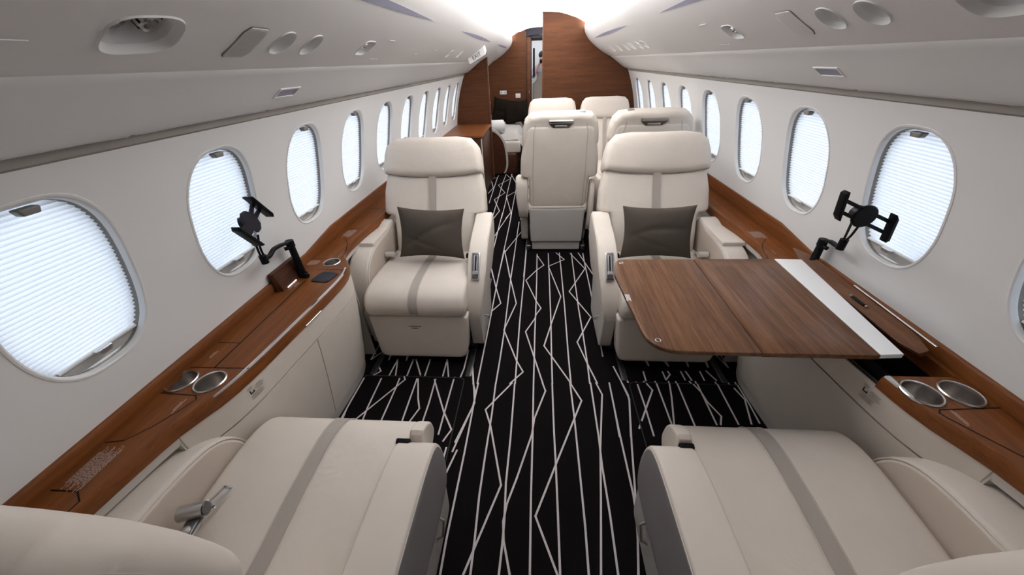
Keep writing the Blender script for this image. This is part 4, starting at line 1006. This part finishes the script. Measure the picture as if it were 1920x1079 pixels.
        for i, y in enumerate(yy):
            t = i/24; e = min(1, 6*t+.45, 6*(1-t)+.15); wv = .006*math.sin(PI*t*2.2+.5)
            a = Vector((1.040+.034*t+wv*.5, .678)); b = Vector((1.083+.022*t, .706)); c = a.lerp(b, .5); hw = (b-a)/2*e; nn = Vector((-(b-a).y, (b-a).x)).normalized()*.007
            p = [c-hw-nn, c+hw-nn, c+hw*1.08, c+hw+nn, c-hw+nn, c-hw*1.08]
            rows.append([(q.x, y, q.y) for q in p])
        g = G(); g.loft(rows); lid = sh(g).build('table_lid', 'wood_lid', w, ang=40)
        g = G(); g.sweep_rect([(1.086+.03*(y-.8), y, .714-.003*abs(y-1)) for y in (.80, .86, .92, 1.0, 1.06, 1.12)], .006, .004); sh(g).build('chrome_inlay', 'chrome', lid)
        g = G(); g.sweep_rect([(1.062, 1.02, .699), (1.062, 1.07, .699)], .010, .006); lt = sh(g).build('lid_latch', 'dark', lid)
        g = G(); g.lathe([(.004, .697), (.004, .702), (.0001, .703)], (1.062, 1.012, 0), 10); g.lathe([(.004, .697), (.004, .702), (.0001, .703)], (1.062, 1.078, 0), 10); sh(g).build('screw', 'satin', lt)

# ------------------------------------------------------------------ table
w = empty('folding_table', (.62, 1.07, .68), label='deployed walnut folding table with a white edge strip by the right windows', category='table')
o3 = Vector((.62, 1.07, .68))
def tb(g, name, mat, par=None, **k): g.v = [tuple(Vector(p)-o3) for p in g.v]; return g.build(name, mat, par or w, **k)
outer = rpoly([(.302, .787, .105), (.6195, .787, 0), (.6285, 1.36, 0), (.300, 1.36, .05), (.274, 1.23, .10)], .0, 10)
g = G(); puff(g, outer, .674, .690, XYZ['z'], .005, .005, n=4); lf = tb(g, 'table_leaf', 'wood_table', ang=60)
inner = [(.6215, .787), (.942, .787), (.961, 1.363), (.6305, 1.36)]
g = G(); puff(g, rpoly(inner, .0), .674, .690, XYZ['z'], .0, .0018, n=2); tb(g, 'table_leaf', 'wood_table', ang=50)
g = G(); puff(g, [(.9435, .789), (1.008, .793), (1.068, 1.357), (.9625, 1.362)], .676, .6905, XYZ['z'], 0, .0015); tb(g, 'white_strip', 'ceil')
g = G(); rn = random.Random(2)
marks(g, lambda a, b: (.283+b, 1.085-a, .6906), .045, .018, 4, rn, th=.5); tb(g, 'placard', 'ceil', lf, fix=False)
for x, y in ((.318, 1.325), (.335, .835)):
    g = G()
    g.tube([(x+.008*math.cos(2*PI*k/20), y+.008*math.sin(2*PI*k/20), .6905) for k in range(21)], .0011, 6); tb(g, 'catch_ring', 'satin', lf)
for y in (.86, 1.29):
    g = G(); g.sweep_rect([(.70, y, .667), (.98, y, .667), (1.04, y, .60), (1.04, y, .42)], .03, .012, up=(0, 1, 0)); tb(g, 'support_arm', 'metal_dark')

# ------------------------------------------------------------------ tablet holders
def holder_arm(w, o, pts, name, r0=.009, mat='dark'):
    g = G(); P = cat(pts, 6); g.sweep_rect([tuple(Vector(p)-o) for p in P], [r0*2]*len(P), r0*1.5); return g.build(name, mat, w)
o = Vector((-1.085, 1.266, ZT)); w = empty('tablet_holder', o, label='black articulated tablet holder clamped on the left console, clamp standing upright', category='tablet holder', group='black tablet holders')
g = G(); g.tube([(0, 0, 0), (0, 0, .155)], [.016, .0135], 18); g.tube([(0, 0, 0), (0, 0, .012)], .021, 18); po = g.build('post', 'dark', w)
g = G(); g.tube([(.014, -.012, .010), (.036, -.018, .010)], .009, 12); g.build('clamp_knob', 'dark', po)
g = G(); g.tube([(0, 0, .145), (0, 0, .172)], .017, 18); g.tube([(-.012, -.028, .146), (.004, -.012, .146)], .008, 10); g.build('swivel', 'dark', w)
kn = Vector((-1.062, 1.082, .838)); pc = Vector((-1.035, 1.070, .993))
holder_arm(w, o, [(-1.085, 1.262, .818), (-1.080, 1.22, .832), (-1.072, 1.16, .842), (-1.064, 1.115, .835), kn], 'arm', .0085)
g = G(); g.tube([tuple(kn-o+Vector((0, 0, -.016))), tuple(kn-o+Vector((0, 0, .016)))], .013, 16); g.build('elbow', 'dark', w)
for dy in (-.007, .007): holder_arm(w, o, [kn+Vector((0, dy, .01)), kn+Vector((.004, dy-.003, .05)), pc+Vector((-.004, dy*1.4, -.055))], 'link', .0035)
g = G(); g.tube([tuple(pc-o+Vector((-.028, -.012, 0))), tuple(pc-o+Vector((-.002, 0, 0)))], .019, 18); g.build('ball_joint', 'dark_blue', w)
ax = Vector((0, .112, .081)).normalized(); cr = Vector((0, .57, -.82)).normalized()
def PL(u, v, d): return tuple(pc-o+cr*u+ax*v+Vector((d, 0, 0)))
P = rpoly([(-.018, -.052), (.018, -.052), (.020, -.020), (.040, -.020), (.046, .0), (.036, .018), (.018, .024), (.022, .060), (.010, .060), (.006, .030), (-.006, .030), (-.010, .060), (-.022, .060), (-.018, .026), (-.036, .020), (-.046, .002), (-.040, -.018), (-.020, -.022)], .005, 3)
g = G(); puff(g, P, 0, .007, PL, 0, .0015); g.build('bracket_plate', 'dark_plate', w)
for s_, nm in ((-1, 'lower'), (1, 'upper')):
    g = G(); Q = rpoly([(-.060, -.006), (.060, -.006), (.050, .006), (-.050, .006)], .003)
    puff(g, Q, -.002, .030, lambda u, v, d: PL(u, s_*(.062+v), d), .002, .003); cj = g.build('clamp_jaw', 'dark', w)
o = Vector((1.098, 1.335, .66)); w = empty('tablet_holder', o, label='black articulated tablet holder on the right console behind the table, clamp lying sideways', category='tablet holder', group='black tablet holders')
g = G(); g.tube([(0, 0, -.005), (0, 0, .115)], [.016, .0135], 18); g.build('post', 'dark', w)
g = G(); g.tube([(-.0, 0, .108), (0, 0, .134)], .017, 18); g.tube([(.002, -.030, .108), (.0, -.012, .108)], .008, 10); g.build('swivel', 'dark', w)
kn = Vector((1.075, 1.225, .826)); pc = Vector((.983, 1.104, .984))
holder_arm(w, o, [(1.098, 1.332, .787), (1.096, 1.30, .800), (1.09, 1.26, .803), kn+Vector((0, 0, -.012))], 'arm', .0085)
g = G(); g.tube([tuple(kn-o+Vector((0, 0, -.02))), tuple(kn-o+Vector((0, 0, .02)))], .013, 16); g.build('elbow', 'dark', w)
for dx in (-.009, .009): holder_arm(w, o, [kn+Vector((dx*.4, 0, .012)), kn+Vector((-.04+dx, -.05, .06)), pc+Vector((dx*1.6+.01, .022, -.030))], 'link', .0035)
g = G(); g.tube([tuple(pc-o+Vector((.006, .034, .0))), tuple(pc-o+Vector((0, .0, 0)))], .023, 18); g.build('ball_joint', 'dark_blue', w)
ax = Vector((.184, 0, -.080)).normalized(); cr = Vector((.080, 0, .184)).normalized(); nn = Vector((0, -1, 0))
def PL(u, v, d): return tuple(pc-o+ax*u+cr*v+nn*d)
g = G(); g.lathe([(.036, 0), (.036, .006), (.033, .009), (.0001, .009)], (0, 0, 0), 32); g.v = [PL(a, b, c) for a, b, c in g.v]; g.build('bracket_plate', 'dark', w)
for s_ in (-1, 1):
    for v0 in (-.016, .016):
        g = G(); g.sweep_rect([PL(s_*.02, v0, .003), PL(s_*.095, v0, .003)], .011, .006, up=(0, 1, 0)); g.build('arm_rail', 'dark', w)
    g = G(); jd = Vector((-.14, 0, .99)); puff(g, rpoly([(-.050, -.004), (.050, -.004), (.036, .010), (-.036, .010)], .003), -.004, .022, lambda u, v, d: tuple(Vector(PL(s_*(.095+v), 0, d))+jd*u), .002, .003); g.build('clamp_jaw', 'dark', w)

# ------------------------------------------------------------------ aft left: low cabinet, divan, bedding
w = empty('low_cabinet', (-.92, 4.68, 0), label='low wooden cabinet with orange-brown top against the left partition', category='cabinet')
g = G(); puff(g, rpoly([(-.225, -.46), (.245, -.46), (.245, .41), (-.225, .41)], .02), .700, .728, XYZ['z'], .004, .006); g.build('cabinet_top', 'wood_y', w)
g = G(); g.box(-.22, .225, -.44, .41, 0, .70, .01); cb = g.build('body', 'wood_dark', w)
g = G(); g.sweep_rect([(.228, -.44, .10), (.228, -.44, .69)], .012, .012, up=(0, 1, 0)); g.build('edge_trim', 'shell', cb)
g = G(); g.box(.222, .232, -.38, .36, .06, .66, .004); g.build('door', 'wood_dark', w)
w = empty('divan', (-.75, 5.95, 0), label='divan made up as a bed behind the left partition', category='sofa')
g = G(); g.box(-.33, .40, -.66, .72, 0, .30, .02); g.build('base', 'wood_dark', w)
P = cat([(-.33, .02), (.13, .02), (.235, .10), (.24, .30), (.20, .48), (.08, .60), (-.12, .66), (-.33, .67)], 6)
g = G(); g.loft([[(p.x, -.70, p.y) for p in P], [(p.x, -.655, p.y) for p in P]]); en = g.build('end_panel', 'wood_dark', w)
g = G(); g.sweep_rect([(p.x, -.68, p.y+.004) for p in P[8:]], .055, .014, up=(0, 1, 0)); g.build('end_panel_edge', 'shell', en)
g = G(); puff(g, rpoly([(-.30, -.64), (.46, -.64), (.46, .73), (-.30, .73)], .05), .30, .47, XYZ['z'], .02, .045, 0, .01); g.build('seat_cushion', 'leather', w)
g = G(); puff(g, rpoly([(-.64, .42), (.70, .42), (.70, .78), (-.64, .78)], .04), -.33, -.03, lambda u, v, d: (d-(v-.42)*.28, u, v), .02, .05, 0, .01); g.build('back_cushion', 'leather', w)
g = G(); puff(g, rpoly([(-.62, .785), (.70, .785), (.70, .90), (-.62, .90)], .035), -.32, -.10, XYZ['x'] if 0 else (lambda u, v, d: (d, u, v)), .02, .05, 0, .01); g.build('head_roll', 'leather', w)
g = G(); N = 18; rows = []
rn = random.Random(8)
for i in range(N+1):
    r = []
    for j in range(15):
        x = -.20+.71*j/14; y = -.62+1.30*i/N; z = .535+.010*math.sin(7*x+3*y)+.008*math.sin(5*y-2)+rn.uniform(-.002, .002)
        if j > 12: x = .47+.02*math.sin(9*y)+.01*(j-12); z = .535-.10*(j-12)+.015*math.sin(6*y)
        if i == 0: z -= .07; y += .0
        r.append((x, y, z))
    rows.append(r)
g.loft(rows, False, False, closed=False)
rows2 = [[(x, y, z-.06 if j < 13 else z-.0) for j, (x, y, z) in enumerate(r)] for r in rows]
tag(g.build('blanket', 'grey_cloth', fix=False, ang=80), 'pale grey blanket spread over the divan', 'blanket').location = (-.75, 5.95, 0)
g = G(); P = cat([(-.16, -.48, .60), (-.05, -.50, .605), (.10, -.44, .60)], 6)
g.tube(P, [.055]+[.085]*(len(P)-2)+[.055], 20); g.tube([(.095, -.44, .60), (.115, -.435, .60)], [.045, .02], 20)
tag(g.build('rolled_towel', 'white_cloth'), 'rolled white towel lying on the near end of the divan', 'towel').location = (-.635, 5.95, .035)
pillow(-.60, 6.50, .73, .42, .36, .07, R_(-14), R_(8), R_(12), 'pillow_dark', 'dark brown pillow behind another at the head of the divan, nearer the window', 'dark pillows on the divan', 21)
pillow(-.40, 6.40, .71, .42, .34, .07, R_(-20), R_(-6), R_(-10), 'pillow_dark', 'dark brown pillow leaning in front at the head of the divan, nearer the aisle', 'dark pillows on the divan', 22)
# switch plates on the far bulkhead
for x, z, ww, hh, lab in ((-.635, .985, .115, .055, 'wide white socket plate on the far left bulkhead above the pillows'), (-.385, .93, .085, .065, 'small white switch plate on the far left bulkhead beside the doorway')):
    w = empty('switch_plate', (x, 6.697, z), label=lab, category='switch', group='plates on the far bulkhead')
    g = G(); puff(g, rpoly([(-ww/2, -hh/2), (ww/2, -hh/2), (ww/2, hh/2), (-ww/2, hh/2)], .006), 0, -.008, XYZ['y'], 0, .003); g.build('plate', 'white_cloth', w)
    for s_ in (-1, 1):
        g = G(); g.box(s_*ww*.3-.010, s_*ww*.3+.010, -.011, -.006, -.014, .014, .002); g.build('rocker', 'lilac' if ww > .1 else 'overhead', w)

# ------------------------------------------------------------------ beyond the doorway: seat back and a person holding a camera
w = empty('cabin_seat', (-.0, 7.55, 0), label='pale seat back seen through the far doorway', category='seat')
g = G(); puff(g, rpoly([(-.15, .12), (.28, .12), (.28, 1.24), (-.04, 1.25), (-.085, 1.10), (-.15, 1.05)], .04), 0, .12, XYZ['y'], .03, .03); g.build('backrest', 'leather', w)
g = G(); g.box(-.12, .28, .12, .5, .14, .45, .04); g.box(-.1, .26, .15, .45, .0, .2, .01); g.build('seat_cushion', 'leather', w)
def skin(name, chain, parent, mat, sub=2):
    """chain: list of (points, radii, parent index)"""
    vs = []; es = []; rs = []
    for pts, rad, root in chain:
        s0 = len(vs)
        for i, (p, r) in enumerate(zip(pts, rad)):
            vs.append(p); rs.append(r)
            if i == 0:
                if root is not None: es.append((root, s0))
            else: es.append((s0+i-1, s0+i))
    me = bpy.data.meshes.new(name); me.from_pydata(vs, es, []); o_ = bpy.data.objects.new(name, me); COL.objects.link(o_)
    md = o_.modifiers.new('s', 'SKIN'); md.use_smooth_shade = True
    sv = me.skin_vertices[0].data
    for i, r in enumerate(rs): sv[i].radius = (r, r) if not isinstance(r, tuple) else r; sv[i].use_root = (i == 0)
    m2 = o_.modifiers.new('u', 'SUBSURF'); m2.levels = sub; m2.render_levels = sub
    dg = bpy.context.evaluated_depsgraph_get(); dg.update()
    me2 = bpy.data.meshes.new_from_object(o_.evaluated_get(dg)); me2.name = name
    o_.modifiers.clear(); o_.data = me2; me2.materials.clear(); me2.materials.append(M[mat])
    me2.polygons.foreach_set('use_smooth', [True]*len(me2.polygons))
    o_.parent = parent; return o_
px, py = .050, 10.25
w = empty('person', (px, py, 0), label='person in a lilac grey shirt holding a black camera to the face beyond the doorway', category='person')
def arm(s): return [(s*.20, 0, 1.36), (s*.25, -.10, 1.17), (s*.22, -.22, 1.20), (s*.10, -.235, 1.42), (s*.07, -.24, 1.475)]
skin('body', [([(0, 0, .92), (0, .01, 1.08), (0, .01, 1.25), (0, 0, 1.36), (0, -.01, 1.46), (0, -.03, 1.54), (0, -.035, 1.62)], [.14, .13, .15, .14, .055, .085, .085], None),
     (arm(1), [.055, .045, .042, .030, .032], 3), (arm(-1), [.055, .045, .042, .030, .032], 3),
     ([(.10, 0, .86), (.11, -.01, .48), (.11, .01, .10)], [.09, .06, .045], 0), ([(-.10, 0, .86), (-.11, -.01, .48), (-.11, .01, .10)], [.09, .06, .045], 0),
     ([(.11, -.10, .04)], [.04], 13+6-2), ([(-.11, -.10, .04)], [.04], 13+6+3-2)], w, 'skin')
skin('shirt', [([(0, 0, .95), (0, .01, 1.08), (0, .01, 1.25), (0, 0, 1.37), (0, -.01, 1.43)], [.155, .15, .165, .155, .07], None), (arm(1)[:3], [.066, .058, .052], 3), (arm(-1)[:3], [.066, .058, .052], 3)], w, 'shirt')
skin('trousers', [([(0, 0, .94), (0, 0, .88)], [.15, .15], None), ([(.10, 0, .82), (.11, -.01, .48), (.11, .01, .10)], [.10, .075, .065], 1), ([(-.10, 0, .82), (-.11, -.01, .48), (-.11, .01, .10)], [.10, .075, .065], 1)], w, 'trousers')
for s_ in (-1, 1):
    g = G()
    for q in range(4): g.tube([(s_*(.075+.0), -.245, 1.46+q*.018), (s_*.06, -.285, 1.462+q*.018), (s_*.035, -.29, 1.464+q*.018)], [.009, .008, .007], 8)
    g.tube([(s_*.07, -.23, 1.455), (s_*.045, -.22, 1.452)], [.010, .008], 8); g.build('fingers', 'skin', w)
g = G(); bm = bmesh.new(); bmesh.ops.create_uvsphere(bm, u_segments=20, v_segments=12, radius=.1)
for v in bm.verts: v.co = Vector((v.co.x*1.0, v.co.y*1.08-.015 if v.co.y > -.02 else v.co.y*.75-.015, v.co.z*1.0+1.645 if v.co.z > 0 else v.co.z*.75+1.645))
g.bm(bm); g.build('hair', 'hair', w)
g = G(); g.tube([(0, -.118, 1.575), (0, -.135, 1.567)], [.012, .014], 8); g.build('nose', 'skin', w)
w.scale = (.925, .925, .925)
w = empty('camera', (px, py-.27*.925, 1.39), label='black camera held up to the face of the person beyond the doorway', category='camera')
g = G(); g.box(-.065, .065, -.03, .03, -.035, .045, .01); g.build('camera_body', 'dark', w)
g = G(); g.tube([(0, -.03, 0), (0, -.10, 0)], [.034, .036], 20); g.build('lens', 'dark', w)

# ------------------------------------------------------------------ daylight, camera, colour
wd = bpy.data.worlds.new('World'); bpy.context.scene.world = wd; wd.use_nodes = True
bg = wd.node_tree.nodes['Background']; bg.inputs[0].default_value = (.86, .93, 1, 1); bg.inputs[1].default_value = 2.75
sc = bpy.context.scene
cam = bpy.data.cameras.new('Camera'); co = bpy.data.objects.new('Camera', cam); COL.objects.link(co); sc.camera = co
cam.sensor_fit = 'HORIZONTAL'; cam.sensor_width = 36; cam.lens = 36*650/1920; cam.clip_start = .02; cam.clip_end = 60
X_ = Vector((0.997376, 0.007104, -0.072049)); Y_ = Vector((0.064137, -0.548367, 0.833775)); Z_ = Vector((-0.033586, -0.836208, -0.547384))      # world axes seen in camera (right, down, forward)
right = Vector((X_[0], Y_[0], Z_[0])); down = Vector((X_[1], Y_[1], Z_[1])); fwd = Vector((X_[2], Y_[2], Z_[2]))
mw = Matrix((right, -down, -fwd)).transposed().to_4x4(); mw.translation = Vector((-.04, 0, 1.43)); co.matrix_world = mw
sc.view_settings.view_transform = 'Standard'; sc.view_settings.look = 'None'; sc.view_settings.gamma = 1; sc.view_settings.exposure = 0.0
try: sc.view_settings.use_curve_mapping = False
except Exception: pass
